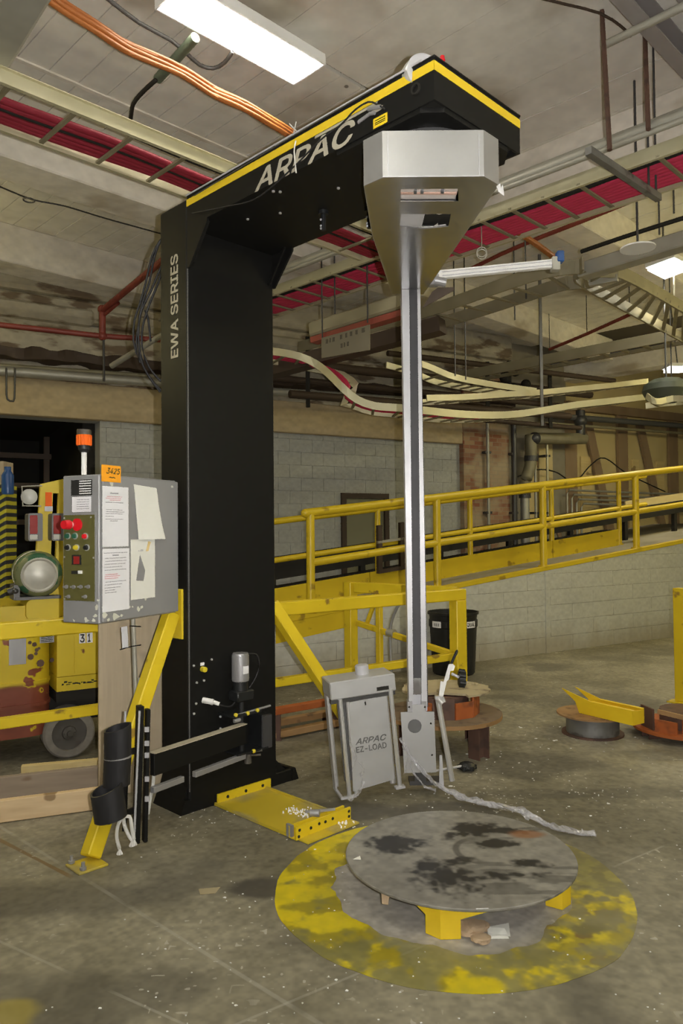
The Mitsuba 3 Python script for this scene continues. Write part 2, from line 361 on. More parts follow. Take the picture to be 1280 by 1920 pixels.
def truck(p, n, uv):
    k = fbm(p.x * 7, p.y * 7, p.z * 7, octaves=4); b = fbm(p.x * 2.5, p.y * 2.5, p.z * 2.5, octaves=3)
    c = C(.58, .44, .022) * (.82 + .32 * b)
    low = 1 - smoothstep(.53, .57, p.z + .12 * (b - .5))
    return mix(c, mix(C(.15, .035, .022), C(.25, .075, .04), k), dr.maximum(low * (1 - smoothstep(.62, .66, k)), smoothstep(.66, .69, k) * (1 - smoothstep(.85, .95, p.z))))
principled('mat_truck', proc(truck), .45, spec=.4)
principled('mat_truck_yellow', chip((.58, .44, .022), (.15, .05, .02), 8, .72, .76), .42, spec=.45)
principled('mat_tyre', proc(lambda p, n, uv: mix(C(.15, .14, .12), C(.24, .225, .20), fbm(p.x * 20, p.y * 20, p.z * 20, octaves=3))), .8, spec=.2)
principled('mat_hub', rust((.05, .05, .045), (.10, .09, .075)), .6, metal=.3)
def disc_color(p, n, uv):
    x, y = p.x, p.y
    a = fbm(x * 4, y * 4, 1.0, octaves=4); b = fbm(x * 2.6 + 5, y * 6.5, 4.0, octaves=4); f = fbm(x * 30, y * 30, 0.0, octaves=2)
    c = mix(C(.13, .122, .108), C(.25, .24, .21), a) * (.75 + .5 * f)
    def smear(cx, cy, rx, ry, ang):
        ca, sa = math.cos(ang), math.sin(ang)
        u, v = ((x - cx) * ca + (y - cy) * sa) / rx, (-(x - cx) * sa + (y - cy) * ca) / ry
        return 1 - smoothstep(.55, 1.2, dr.sqrt(u * u + v * v) + 1.2 * (b - .5) + .9 * (f - .5))
    k = mi.Float(0)
    for s in ((.225, 3.51, .11, .13, 0), (.42, 3.20, .19, .15, -.5), (.36, 3.30, .10, .12, 0), (.68, 3.20, .24, .05, .05), (.60, 3.69, .16, .09, .3), (.70, 3.52, .10, .06, 0), (.80, 3.31, .13, .06, -.2), (.78, 3.66, .14, .04, -.2), (.5, 3.34, .12, .07, .2)):
        k = dr.maximum(k, smear(*s))
    k = dr.maximum(k, smoothstep(.55, .62, fbm(x * 3.2 + 2, y * 13, 8.0, octaves=4)) * .5 * smoothstep(.4, .65, x))
    c = mix(c, C(.009, .009, .010), k * .95)
    sw = dr.abs(dr.sqrt(dr.square(x - .64) + dr.square(y - 3.45)) - .14 + .03 * (a - .5))
    c = mix(c, C(.03, .028, .026), (1 - smoothstep(.008, .022, sw)) * smoothstep(-.1, .05, .55 - x) * .7)
    o = 1 - smoothstep(.5, 1.0, dr.sqrt(dr.square((x - .87) / .10) + dr.square((y - 3.62) / .07)) + 1.0 * (a - .5))
    return mix(c, C(.20, .085, .035), o * .8)
principled('mat_disc', proc(disc_color), .42, spec=.45)
def hazard(p, n, uv):
    t = (p.z - p.x * .6) / .075
    return mix(C(.50, .45, .03), C(.025, .028, .035), dr.select(t - dr.floor(t) < .5, 1.0, 0.0))
principled('mat_hazard', proc(hazard), .5)
scene['mat_film'] = {'type': 'blendbsdf', 'weight': .27, 'a': {'type': 'thindielectric', 'int_ior': 1.5},
                     'b': {'type': 'twosided', 'bsdf': {'type': 'principled', 'base_color': rgb(.84, .84, .88), 'roughness': .14, 'specular': .9}}}
def glow(v, c=(1.0, .97, .86)): return {'type': 'area', 'radiance': rgb(*[v * x for x in c])}
principled('mat_steel_dark', (.07, .07, .072), .4, metal=.4)
principled('mat_steel_dark2', (.12, .12, .12), .5, metal=.3)
principled('mat_steel_plate', (.40, .40, .40), .45, metal=.4)
principled('mat_arm_top', (.42, .38, .29), .5)
principled('mat_ink_grey', (.10, .10, .10), .6)
principled('mat_sensor_blue', (.02, .07, .22), .3)
principled('mat_olive_door', (.20, .195, .12), .6)
principled('mat_hood', (.05, .06, .045), .5)
principled('mat_green_dull', (.085, .11, .075), .6)
principled('mat_purple_steel', (.30, .28, .27), .6, metal=.2)
principled('mat_stained_sign', (.19, .17, .12), .8)
principled('mat_tanpaper', (.42, .31, .20), .85)
principled('mat_smoke', (.06, .05, .04), .3)
principled('mat_copper', (.52, .34, .27), .35, metal=.3)
principled('mat_shaft_plate', (.60, .54, .52), .4, metal=.2)
principled('mat_sign_ink', (.085, .075, .055), .8)
principled('mat_red_cable_old', (.24, .02, .035), .5, spec=.3)
principled('mat_chip_cream', (.55, .55, .47), .6)
# ---------------------------------------------------------------- surveyed points of pipes, cables and trays (metres)
P = {
    'orange': [(-1.741,4.222,4.75), (-1.651,4.389,4.75), (-1.495,4.59,4.75), (-1.366,4.776,4.75), (-1.213,4.921,4.75), (-1.064,5.057,4.75), (-0.885,5.291,4.75), (-0.697,5.448,4.75), (-0.54,5.643,4.75), (-0.314,5.959,4.75), (0.029,6.582,4.75)],
    'orange2': [(1.592,6.635,4.25), (1.87,6.968,4.25), (2.193,7.394,4.25), (2.553,7.859,4.25)],
    'cable_top': [(-1.592,4.583,5.05), (-1.468,4.772,5.05), (-1.336,4.988,5.05), (-1.162,5.172,5.05), (-1.081,5.32,5.05), (-1.011,5.458,5.05), (-0.919,5.497,5.05), (-0.83,5.435,5.05), (-0.75,5.313,5.05)],
    'green_tube': [(-0.971,5.072,5), (-1.156,5.314,5), (-1.342,5.54,5)],
    'black_drop': [(-1.341,5.472,4.95), (-1.474,5.618,4.95), (-1.592,5.779,4.95), (-1.669,5.982,4.95)],
    'corner_duct': [(-1.399,3.516,4.3), (-1.638,3.806,4.3), (-1.982,4.218,4.3)],
    'wire1': [(-3.4,7.471,5.1), (-3.2,7.766,5.1), (-2.925,7.927,5.1), (-2.575,8.263,5.1), (-1.928,8.824,5.1)],
    'wire_tr': [(1.236,4.829,5.1), (1.526,4.923,5.1), (1.788,5.014,5.1), (1.984,5.152,5.1), (2.087,5.255,5.1)],
    'truss_pipe': [(1.899,5.028,4.95), (2.066,4.86,4.95), (2.23,4.684,4.95)],
    'truss_a': [(1.638,4.65,5), (2.503,5.516,5)],
    'truss_b': [(1.796,4.652,5), (2.581,5.359,5)],
    'red_r': [(1.451,8.655,4.6), (1.765,8.093,4.6), (2.056,7.655,4.6), (2.365,7.25,4.6), (2.668,6.819,4.6)],
    'red_r2': [(3.487,12.439,4.6), (3.793,11.471,4.6), (4.06,10.458,4.6)],
    'red_l': [(-3.944,8.54,4.009), (-2.884,9.04,3.995), (-2.246,9.34,4.02)],
    'red_l_up': [(-2.871,9.04,3.995), (-2.868,9.032,4.317)],
    'red_l_diag': [(-2.868,9.032,4.305), (-2.174,8.13,4.37), (-1.666,7.331,4.339)],
    'red_l_diag2': [(-2.856,9.034,4.24), (-2.585,8.732,4.301)],
    'drop_l': [(-2.858,9.04,3.995), (-2.857,9.055,3.446)],
    'pipe_l': [(-4.39,9.364,3.664), (-2.52,10.472,3.705), (-0.957,11.398,3.736), (1.096,12.615,3.807)],
    'pipe_l2': [(-4.433,9.455,3.752), (-2.544,10.574,3.817)],
    'loop_l': [(-4.18,9.372,3.691), (-4.179,9.373,3.355), (-4.158,9.385,3.29), (-4.126,9.404,3.28), (-4.1,9.42,3.323), (-4.095,9.423,3.701)],
    'loop_l2': [(-4.126,9.404,3.28), (-4.083,9.43,3.162), (-4.094,9.423,2.959)],
    'col_cable0': [(-0.952,4.699,3.593), (-1.054,4.701,3.526), (-1.129,4.703,3.446), (-1.18,4.706,3.352), (-1.222,4.71,3.184), (-1.261,4.714,3.05), (-1.295,4.716,2.949), (-1.303,4.72,2.815), (-1.264,4.723,2.679)],
    'col_cable1': [(-0.952,4.699,3.593), (-1.027,4.702,3.485), (-1.138,4.708,3.251), (-1.189,4.711,3.133), (-1.248,4.715,3.016), (-1.276,4.718,2.882), (-1.284,4.721,2.781), (-1.238,4.724,2.646), (-1.171,4.727,2.544), (-1.098,4.729,2.469)],
    'col_cable2': [(-1.01,4.701,3.519), (-1.089,4.706,3.351), (-1.142,4.71,3.183), (-1.2,4.714,3.049), (-1.242,4.717,2.915), (-1.25,4.721,2.78), (-1.204,4.724,2.645), (-1.131,4.726,2.56)],
    'col_cable3': [(-1.027,4.701,3.536), (-1.112,4.703,3.469), (-1.164,4.706,3.352), (-1.199,4.71,3.184), (-1.24,4.713,3.067), (-1.269,4.717,2.915), (-1.264,4.722,2.747), (-1.221,4.725,2.612), (-1.138,4.728,2.493)],
    'col_cable4': [(-1.227,4.715,3.009), (-1.208,4.716,2.948), (-1.196,4.72,2.814)],
    'arm_cable': [(-0.842,4.279,3.439), (-0.625,4.061,3.379), (-0.428,3.864,3.336), (-0.234,3.671,3.391), (-0.084,3.521,3.458), (0.017,3.419,3.478), (0.078,3.359,3.51), (0.136,3.3,3.512), (0.17,3.266,3.483), (0.207,3.229,3.438)],
    'tray1': [(-0.925,8.251,3.568), (-0.706,8.451,3.595), (-0.471,8.551,3.567), (-0.289,8.554,3.48), (-0.136,8.457,3.336), (0.013,8.362,3.16), (0.161,8.365,3.039), (0.368,8.367,2.96), (0.666,8.368,2.933), (0.975,8.468,2.916), (1.368,8.669,2.906), (1.798,8.968,2.935), (2.155,9.267,2.99), (2.531,9.565,3.073), (3.134,9.961,3.214), (3.776,10.358,3.333), (4.42,10.755,3.456)],
    'tray2': [(0.766,8.751,3.57), (1.038,8.952,3.536), (1.386,9.155,3.445), (1.922,9.555,3.426), (2.656,10.155,3.447)],
    'tray3': [(1.034,8.962,3.153), (1.53,9.261,3.213), (2.238,9.758,3.336), (2.665,10.056,3.407), (3.261,10.354,3.507), (3.923,10.751,3.629), (4.586,11.147,3.763)],
    'tray4': [(3.489,8.564,3.09), (3.52,8.466,3.012), (3.629,8.466,3.005), (3.761,8.465,3.034), (3.897,8.267,2.986)],
    'rack_o': [(-0.525,9.55,3.9), (0.888,8.105,3.9), (1.8,6.912,3.9), (2.199,6.693,3.9)],
    'rack_o2': [(2.158,6.596,3.9), (2.192,6.806,3.9), (2.385,7.192,3.9), (4.384,9.41,3.9)],
    'rack_i2': [(2.339,6.973,3.9), (2.551,6.831,3.9), (3.772,8.08,3.9)],
    'tray_r5': [(2.215,6.812,4), (2.543,6.404,4), (2.845,6.064,4)],
    'tray_far': [(1.495,12.943,4), (2.391,10.724,4), (4.254,9.122,4)],
    'brown_beam': [(1.973,9.444,3.85), (3.339,7.145,3.798)],
    'duct_m': [(-0.294,7.947,3.741), (0.632,7.145,3.799)],
    'duct_m2': [(-0.47,8.547,3.72), (0.794,7.745,3.787)],
    'sign': [(-0.193,7.75,3.609), (0.291,7.349,3.638), (0.288,7.356,3.391), (-0.195,7.756,3.399)],
    'mount_bar': [(2.607,8.937,4.108), (2.595,8.969,2.895)],
    'rod0': [(-0.185,7.744,3.852), (-0.182,7.751,3.576)],
    'rod1': [(-0.051,7.741,3.961), (-0.048,7.747,3.729)],
    'rod2': [(0.273,7.34,3.995), (0.275,7.349,3.654)],
    'rod3': [(1.503,8.937,4.118), (1.502,8.956,3.404)],
    'rod4': [(1.404,9.139,4.045), (1.406,9.154,3.491)],
    'rod5': [(1.87,7.912,5.081), (1.863,7.944,3.833)],
    'rod6': [(1.86,7.43,4.384), (1.861,7.442,3.905)],
    'rod7': [(2.774,6.414,4.97), (2.77,6.436,4.14)],
    'rod8': [(2.894,6.425,4.554), (2.897,6.431,4.323)],
    'rod9': [(4.184,9.441,3.964), (4.185,9.458,3.324)],
    'lamp1': [(3.48,8.426,4.519), (3.777,8.424,4.625), (3.741,7.931,4.354), (3.462,7.933,4.249)],
    'lamp1_stem': [(3.647,8.132,4.315), (3.65,8.139,4.018)],
    'lamp2': [(4.365,9.949,3.663), (4.571,9.948,3.732)],
    'hood': [(3.796,8.76,3.229)],
    'oval': [(2.977,7.429,4.405)],
    'coil': [(1.234,6.44,3.989)],
}
# ---------------------------------------------------------------- floor, ceiling, walls
def plane_grid(x0, x1, y0, y1, z):
    return trimesh.Trimesh([[x0, y0, z], [x1, y0, z], [x1, y1, z], [x0, y1, z]], [[0, 1, 2], [0, 2, 3]], process=False)
struct('floor', box(-9, 13, -6.5, 22, -.2, 0), 'mat_floor')
# painted ring round the turntable: an annulus a little proud of the concrete, its edges uneven with wear
rng = np.random.default_rng(5)
def wobble(r, amp, n=160, seed=0):
    a = np.arange(n) * 2 * PI / n
    k = meshkit.fbm(np.c_[np.cos(a) * 3, np.sin(a) * 3, a * 0 + seed], 4, seed) - .5
    return [(RING_C[0] + (r + amp * k[i]) * math.cos(a[i]), RING_C[1] + (r + amp * k[i]) * math.sin(a[i])) for i in range(n)]
obj('painted_ring', prism(sg.Polygon(wobble(.785, .03, seed=1), [wobble(.515, .12, seed=2)[::-1]]), .0003, .0014), 'mat_ring', 'floor',
    label='worn yellow ring painted on the floor round the steel turntable')

CZ = 5.2
struct('ceiling', tf(box(-16, 8, -8, 22, CZ + .03, CZ + .25), FM), 'mat_gap')
plank = {}
for (u0, u1) in ((-11.2, -6.62), (-6.58, -4.12), (-4.08, -1.2), (-1.16, 2.6)):
    W = .24 if u0 < -4.1 else .46
    for k in range(int(14.8 / W)):
        w = -1.6 + k * W
        jz = rng.uniform(-.003, .003)
        obj('plank', tf(box(u0, u1, w + (.004 if u0 < -4.1 else .002), w + W - (.004 if u0 < -4.1 else .002), CZ + jz, CZ + .03 + jz), FM), 'mat_board', 'ceiling')
# painted timber beams under the planks
for u in (-6.55, -9.0):
    obj('beam', tf(box(u - .22, u + .22, -2, 6.2, 4.75, CZ + .002, .012), FM), 'mat_beam', 'ceiling')
for u in (-6.55, -3.9, -9.0):
    obj('beam', tf(box(u - .18, u + .18, 6.6, 13.7, 4.8, CZ + .002, .012), FM), 'mat_beam', 'ceiling')
obj('beam', tf(box(-12, 3.5, 6.25, 6.6, 4.62, CZ + .002, .012), FM), 'mat_beam', 'ceiling')
obj('beam', tf(box(-10, 6, 13.9, 14.3, 4.6, CZ + .002, .012), FM), 'mat_beam', 'ceiling')
for u in (-5.66,):
    obj('batten', tf(box(u - .02, u + .02, -1.5, 6.2, CZ - .014, CZ + .002), FM), 'mat_beam', 'ceiling')

# back wall: concrete blocks below a rendered lintel, an opening on the left, a brick pier on the right
NB = 3.5
def block_wall(holder, poly, bw, bh, n_face, depth, mat, z0=0.0, proud=.003, gap=.005):
    """single blocks of a wall drawn in (s, z), each a part"""
    x0, zlo, x1, zhi = poly.bounds
    row = int(math.floor((zlo - z0) / bh))
    while z0 + row * bh < zhi:
        off = .5 * bw * (row % 2)
        c = int(math.floor((x0 - off) / bw))
        while off + c * bw < x1:
            q = poly.intersection(rect(off + c * bw + gap / 2, off + (c + 1) * bw - gap / 2, z0 + row * bh + gap / 2, z0 + (row + 1) * bh - gap / 2))
            c += 1
            if q.is_empty or q.area < .003 or not hasattr(q, 'exterior'): continue
            m = prism(q, 0, depth)                         # (s, z, t): t towards the wall
            m.vertices = np.c_[m.vertices[:, 0], n_face - proud + m.vertices[:, 2], m.vertices[:, 1]]
            m.invert() if m.volume < 0 else None
            obj('block', tf(m, FR), mat, holder)
        row += 1
struct('wall_back', [tf(m, FR) for m in (box(-3.73, 2.62, NB + .01, NB + .3, 0, 3.16), box(-9.5, 2.62, NB + .01, NB + .3, 3.16, CZ + .1))], 'mat_joint')
block_wall('wall_back', rect(-3.73, 2.62, .7, 3.16).difference(rect(.115, 1.042, 0, 2.235)), .405, .205, NB, .02, 'mat_block')
struct('wall_brick', tf(box(2.62, 3.72, NB - .12, NB + .3, 0, CZ + .1), FR), 'mat_brick')
struct('wall_concrete', tf(box(3.72, 5.5, NB + .12, NB + .4, 0, CZ + .1), FR), 'mat_concrete')
struct('wall_boarded', tf(box(5.5, 13.5, NB + .2, NB + .4, 0, CZ + .1), FR), 'mat_tanboard')
struct('trim_1', tf(box(-9.5, 2.75, NB - .10, NB + .05, 3.16, 3.65, .01), FR), 'mat_lintel')                # rendered lintel
struct('trim_2', tf([box(-9.5, 3.7, NB - .30, NB + .05, 4.76, CZ, .05), box(-9.5, 3.7, NB - .22, NB + .05, 4.46, 4.74, .03)], FR), 'mat_stained')
seg = []
for i in range(7): seg.append(box(-9.4 + i * 1.87, -9.4 + (i + 1) * 1.87 - .03, NB - .26, NB, 4.42, 4.66, .07))
struct('trim_3', tf(seg, FR), 'mat_stained')
struct('trim_4', tf([box(-9.5, 3.7, NB - .06, NB + .05, 3.65, 4.44)], FR), 'mat_stained')
# dark blistered ledge over the lintel
led = box(-9.5, 3.7, NB - .34, NB, 3.86, 4.0); led = led.subdivide_to_size(.12)
led.vertices += (meshkit.noise(led.vertices * 5.0, 3)[:, None] - .5) * np.array([0, .10, .10])
struct('trim_5', tf(led, FR), 'mat_brown_dark')
# room beyond the left opening, its darkness put into the wall colour
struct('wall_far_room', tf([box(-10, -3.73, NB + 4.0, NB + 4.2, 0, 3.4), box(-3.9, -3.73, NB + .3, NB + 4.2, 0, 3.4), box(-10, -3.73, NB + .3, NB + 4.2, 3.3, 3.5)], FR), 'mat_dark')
struct('wall_left_unseen', box(-9, -8.8, -6.5, 16, 0, CZ + .2), 'mat_block')  # this and the next two: unseen walls closing the hall for bounce light
struct('wall_right_unseen', box(12.8, 13, -6.5, 22, 0, CZ + .2), 'mat_block')
struct('wall_front_unseen', box(-9, 13, -6.7, -6.5, 0, CZ + .2), 'mat_block')

# door in the back wall, up beside the conveyor
d = struct('door_1', tf([box(.19, .97, NB + .0, NB + .04, .9, 2.16)], FR), 'mat_olive_door')
obj('frame', tf([box(.115, .20, NB - .05, NB + .06, .9, 2.235), box(.96, 1.042, NB - .05, NB + .06, .9, 2.235), box(.115, 1.042, NB - .05, NB + .06, 2.15, 2.235)], FR), 'mat_brown_dark', d)

# studs and braces of the boarded wall on the right
def stud(s0, z0, s1, z1, w, n=NB + .14, t=.06):
    obj('stud', tf(bar((s0, n, z0), (s1, n, z1), w, t, upv=(0, 1, 0)), FR), 'mat_stud', 'wall_boarded')
for a in ((5.62, 0, 5.62, 4.2, .34), (7.2, 0, 7.2, 4.2, .30), (8.9, 0, 8.9, 4.2, .30), (10.6, 0, 10.6, 4.2, .3)): stud(*a)
for a in ((6.1, 3.9, 6.85, 1.2, .22), (7.75, 3.9, 8.6, 1.2, .20), (9.4, 3.9, 10.2, 1.2, .20), (5.35, 1.2, 4.55, 3.3, .10)): stud(*a, n=NB + .12)
obj('rail', tf(box(5.5, 13, NB + .06, NB + .18, 4.02, 4.2), FR), 'mat_stud', 'wall_boarded')
obj('patch', tf([box(5.95, 6.25, NB + .15, NB + .19, 1.2, 3.1), box(7.55, 7.75, NB + .15, NB + .19, 1.2, 3.1), box(8.35, 8.6, NB + .15, NB + .19, 1.4, 3.1)], FR), 'mat_pine_yellow', 'wall_boarded')
# pale panel strips of the concrete bay
obj('panel', tf([box(4.35, 4.62, NB + .07, NB + .13, .8, 3.25), box(4.68, 5.05, NB + .07, NB + .13, .8, 3.3)], FR), 'mat_tanboard', 'wall_concrete')
# ---------------------------------------------------------------- the ramp, its railings and the conveyor
rz = lambda s: .9907 + .1093 * s
S0, S1 = -4.3, 6.4
rampk = thing('ramp', 'long sloping concrete ramp with a pale grey block wall and yellow edge', 'ramp')
body = prism([(S0, 0), (S1, 0), (S1, rz(S1)), (S0, rz(S0))], 0, 2.3)
body.vertices = np.c_[body.vertices[:, 0], .012 + body.vertices[:, 2], body.vertices[:, 1]]; body.fix_normals()
obj('core', tf(body, FR), 'mat_concrete', rampk, label='bare concrete ramp deck')
block_wall(rampk, sg.Polygon([(S0, 0), (S1, 0), (S1, rz(S1) - .05), (S0, rz(S0) - .05)]), .81, .205, .012, .02, 'mat_ramp', gap=.003, proud=.012)
def along(s0, s1, n0, n1, dz0, dz1, c=0):
    m = box(s0, s1, n0, n1, dz0, dz1, c); m.vertices[:, 2] += rz(m.vertices[:, 0]); return tf(m, FR)
obj('edge_curb', along(S0, S1, -.012, .055, -.05, .012, .006), 'mat_rail', rampk, label='yellow painted ramp edge')
obj('painted_band', tf(prism([(-2.75, .445), (-1.83, .56), (-1.83, .74), (-2.75, .64)], 0, .004, np.array([[1, 0, 0, 0], [0, 0, 1, -.004], [0, 1, 0, 0], [0, 0, 0, 1.0]])), FR), 'mat_rail', rampk, label='yellow painted band on the ramp wall')
obj('pilaster', tf(box(1.12, 1.2, -.012, .02, 0, 1.06), FR), 'mat_ramp', rampk)
for (k0, k1) in ((-4.3, -1.2), (-1.19, 1.9), (1.91, 3.3)):
    obj('kick_plate', along(k0, k1, .60, .615, .0, .245), 'mat_rail', rampk, label='yellow steel kick plate along the ramp deck')

def railing(name, label, n, posts, top, s_end, mid, r):
    t = thing(name, label, 'railing', None)
    P = lambda s, dz: at(FR, s, n, rz(s) + dz)
    for s in posts:
        obj('post', cyl(P(s, 0), P(s, top), r * .95, 16), 'mat_rail', t, smooth=40)
        obj('foot', cyl(P(s, .0), P(s, .02), r * 1.5, 16), 'mat_rail', t, smooth=40)
    a, b = s_end
    obj('top_rail', [tube([P(a, top), P(b, top)], r, 14, smooth=False), trimesh.creation.icosphere(2, r).apply_translation(P(a, top))], 'mat_rail', t, smooth=50)
    obj('mid_rail', tube([P(a if n > .3 else a + .05, mid), P(b, mid)], r * .9, 14, smooth=False), 'mat_rail', t, smooth=50)
railing('ramp_railing', 'yellow pipe railing along the near edge of the ramp', .04, (-2.31, -.60, 1.148, 2.992, 4.8), 1.07, (-2.37, 6.3), .53, .048)
railing('ramp_railing', 'thinner yellow pipe railing behind the kick plate on the ramp, beside the conveyor', .64, (-3.9, -2.5, -1.05, .42, 1.93, 3.37, 3.75), 1.0, (-4.2, 4.0), .56, .037)

cv = thing('conveyor', 'dark belt conveyor climbing the ramp behind the yellow railings', 'conveyor')
obj('frame', along(-4.2, 7.5, .95, 1.0, .30, .50), 'mat_dark', cv)
obj('frame', along(-4.2, 7.5, 1.75, 1.8, .30, .50), 'mat_dark', cv)
obj('belt', along(-4.2, 7.5, 1.0, 1.75, .44, .47), 'mat_belt', cv)
ldg = along(-4.2, 3.3, .72, .9, .0, .24).subdivide_to_size(.15)
obj('lower_channel', ldg, 'mat_dark', cv)
for i in range(9):
    s = -3.6 + i * 1.25
    obj('leg', along(s, s + .07, .96, 1.02, 0, .32), 'mat_dark', cv)
obj('spill_guard', along(4.0, 7.5, 1.02, 1.05, .5, .62), 'mat_tanboard', cv)
# small tread frame on the ramp edge, seen above the guard rail corner
st = thing('steel_bracket', 'small brown steel frame standing on the yellow kick plate left of the mast', 'bracket')
for s in (-1.10, -.77): obj('upright', along(s, s + .06, .55, .60, .22, .80), 'mat_brown_dark', st)
obj('crossbar', along(-1.10, -.71, .55, .60, .58, .61), 'mat_galv', st)
obj('tread', along(-1.10, -.71, .53, .60, .215, .26), 'mat_brown_dark', st)
# ---------------------------------------------------------------- the stretch wrapper: column, arm, turning head, mast, film carriage
mc = thing('stretch_wrapper', 'tall black overhead stretch wrapping machine with yellow stripe and stainless turning head', 'machine')
UC, UB, WL, WR, ZA, ZT, UE = -3.695, -3.99, 2.443, 3.097, 3.38, 3.555, -1.878
MU = lambda u, w, z: at(FM, u, w, z)
UD, WD, ZD = (S2, -S2, 0), (S2, S2, 0), (0, 0, 1)      # directions of u, w, z
obj('column', tf(box(UB, UC, WL, WR, .01, ZT, .012), FM), 'mat_black', mc, label='black steel column')
# arm: hollow channel, its tip cut round above the ring gear
arm = [box(UC + .001, UE, WL, WL + .012, ZA, ZT), box(UC + .001, UE, WR - .012, WR, ZA, ZT), box(UC, UE, WL + .012, WR - .012, ZT - .012, ZT),
       box(UC, -2.42, WL + .012, WR - .012, ZA, ZA + .012)]
tipface = plate(sg.Polygon([(0, .0), (.0, .175), (.654, .175), (.654, .0), (.60, -.0)]), MU(UE - .012, WL, ZA), WD, ZD, 0, .012)
obj('arm', [tf(arm, FM), tipface], 'mat_black', mc, label='black horizontal arm')
obj('arm_cover', tf([box(UC, UE + .006, WL - .004, WR + .004, ZT, ZT + .012, .004)], FM), 'mat_black', mc)
# underside of the arm, with the dark inspection hollow before the turret
obj('underside', prism(sg.Polygon([(-2.42, WL + .01), (-1.89, WL + .01), (-1.89, WR - .01), (-2.42, WR - .01)]).difference(sg.Point(-2.136, 2.73).buffer(.19)), ZA + .03, ZA + .036, FM), 'mat_dark', mc)
for w, k in ((WL, 0), (WR - .012, 1)):
    obj('gusset', plate([(0, 0), (0, -.235), (.02, -.235), (.20, -.02), (.20, 0)] if k == 0 else [(0, 0), (0, -.215), (.02, -.215), (.195, -.02), (.195, 0)],
                        MU(UC, w + (.012 if k == 0 else 0.012), ZA), UD, ZD, 0, .012), 'mat_black', mc)
for w in (WL + .03, WR - .05):
    obj('gusset_rib', tf(hull([(UC, w, ZA - .2), (UC + .02, w, ZA - .2), (UC + .17, w, ZA), (UC + .15, w, ZA), (UC, w + .012, ZA - .2), (UC + .02, w + .012, ZA - .2), (UC + .17, w + .012, ZA), (UC + .15, w + .012, ZA)]), FM), 'mat_black', mc)
# yellow stripe along the side and the end of the arm
obj('stripe', plate(rect(0, UE - UC, 0, .040), MU(UC, WL - .0005, ZT - .052), UD, ZD, 0, .0025), 'mat_stripe', mc, label='yellow stripe along the arm side')
obj('stripe', plate(rect(0, WR - WL, 0, .040), MU(UE + .0005, WL, ZT - .052), WD, ZD, 0, .0025), 'mat_stripe', mc, label='yellow stripe across the arm end')
obj('turret_plate', prism([(-2.60, 2.60), (-2.46, 2.45), (-1.96, 2.45), (-1.885, 2.52), (-1.885, 3.0), (-1.96, 3.09), (-2.46, 3.09), (-2.60, 2.94)], ZA - .022, ZA, FM), 'mat_black', mc)
obj('cover_edge', bar(MU(UC, WL - .006, ZT + .012), MU(UE - .06, WL - .006, ZT + .012), .004, .008), 'mat_aluminium', mc)
obj('lettering', text('ARPAC', MU(-3.06, WL - .0008, 3.383), UD, ZD, .098, .70, .0012, True, .42), 'mat_letter', mc, label='ARPAC lettering on the arm side')
obj('lettering_rule', [plate([(0, 0), (.40, 0), (.41, .012), (.005, .012)], MU(-2.60, WL - .0008, 3.488), UD, ZD, 0, .0012), plate([(0, 0), (.10, 0), (.11, .016), (.01, .016)], MU(-2.27, WL - .0008, 3.455), UD, ZD, 0, .0012)], 'mat_letter', mc)
obj('lettering', text('EWA SERIES', MU(-3.792, WL - .0008, 2.64), ZD, (-S2, S2, 0), .074, .617), 'mat_letter', mc, label='EWA SERIES lettering up the column side')
wl = obj('warning_label', plate(rect(0, .084, 0, .044), MU(-2.219, WL - .0005, 3.386), UD, ZD, 0, .0015), 'mat_stripe', mc, label='small yellow warning label on the arm side')
obj('print', [plate(rect(.012, .072, z, z + .003), MU(-2.219, WL - .002, 3.386), UD, ZD, 0, .0008) for z in (.012, .02, .03)], 'mat_black', wl)
obj('side_hole', turn(lathe([(.024, 0), (.024, .008), (.017, .008), (.017, -.004), (.0, -.004)]), (-S2, -S2, 0), MU(-1.974, WL, 3.462)), 'mat_dark', mc)
obj('sensor', [cyl(MU(-2.24, WL - .01, 3.482), MU(-2.165, WL - .012, 3.462), .009, 12), cyl(MU(-2.23, WL - .012, 3.456), MU(-2.20, WL - .012, 3.448), .008, 12), bar(MU(-2.31, WL - .004, 3.452), MU(-2.235, WL - .004, 3.462), .006, .014)], 'mat_steel_grey', mc, smooth=40)
obj('arm_cable', tube(P['arm_cable'], .0038, 8, .03), 'mat_black_rubber', mc, smooth=True)
obj('arm_cable', tube([MU(u, WL - .012, z) for u, z in ((-3.6, 3.535), (-3.2, 3.545), (-2.8, 3.553), (-2.45, 3.556), (-2.2, 3.556))], .003, 8), 'mat_steel_dark', mc, smooth=True)
obj('cable_ties', [tube([MU(-2.72 + .03 * i, WL - .014, 3.52), MU(-2.73 + .03 * i, WL - .018, 3.47), MU(-2.72 + .02 * i, WL - .014, 3.36 + .03 * i)], .0035, 6) for i in range(1)] +
    [tube([MU(-2.74, WL - .01, 3.57), MU(-2.70, WL - .03, 3.60)], .003, 5), tube([MU(-2.72, WL - .01, 3.57), MU(-2.75, WL - .03, 3.61)], .003, 5)], 'mat_rope', mc, smooth=True)
for i in range(5): obj('column_cable', tube(P['col_cable%d' % i], .007, 7, .05), 'mat_black_rubber', mc, smooth=True)
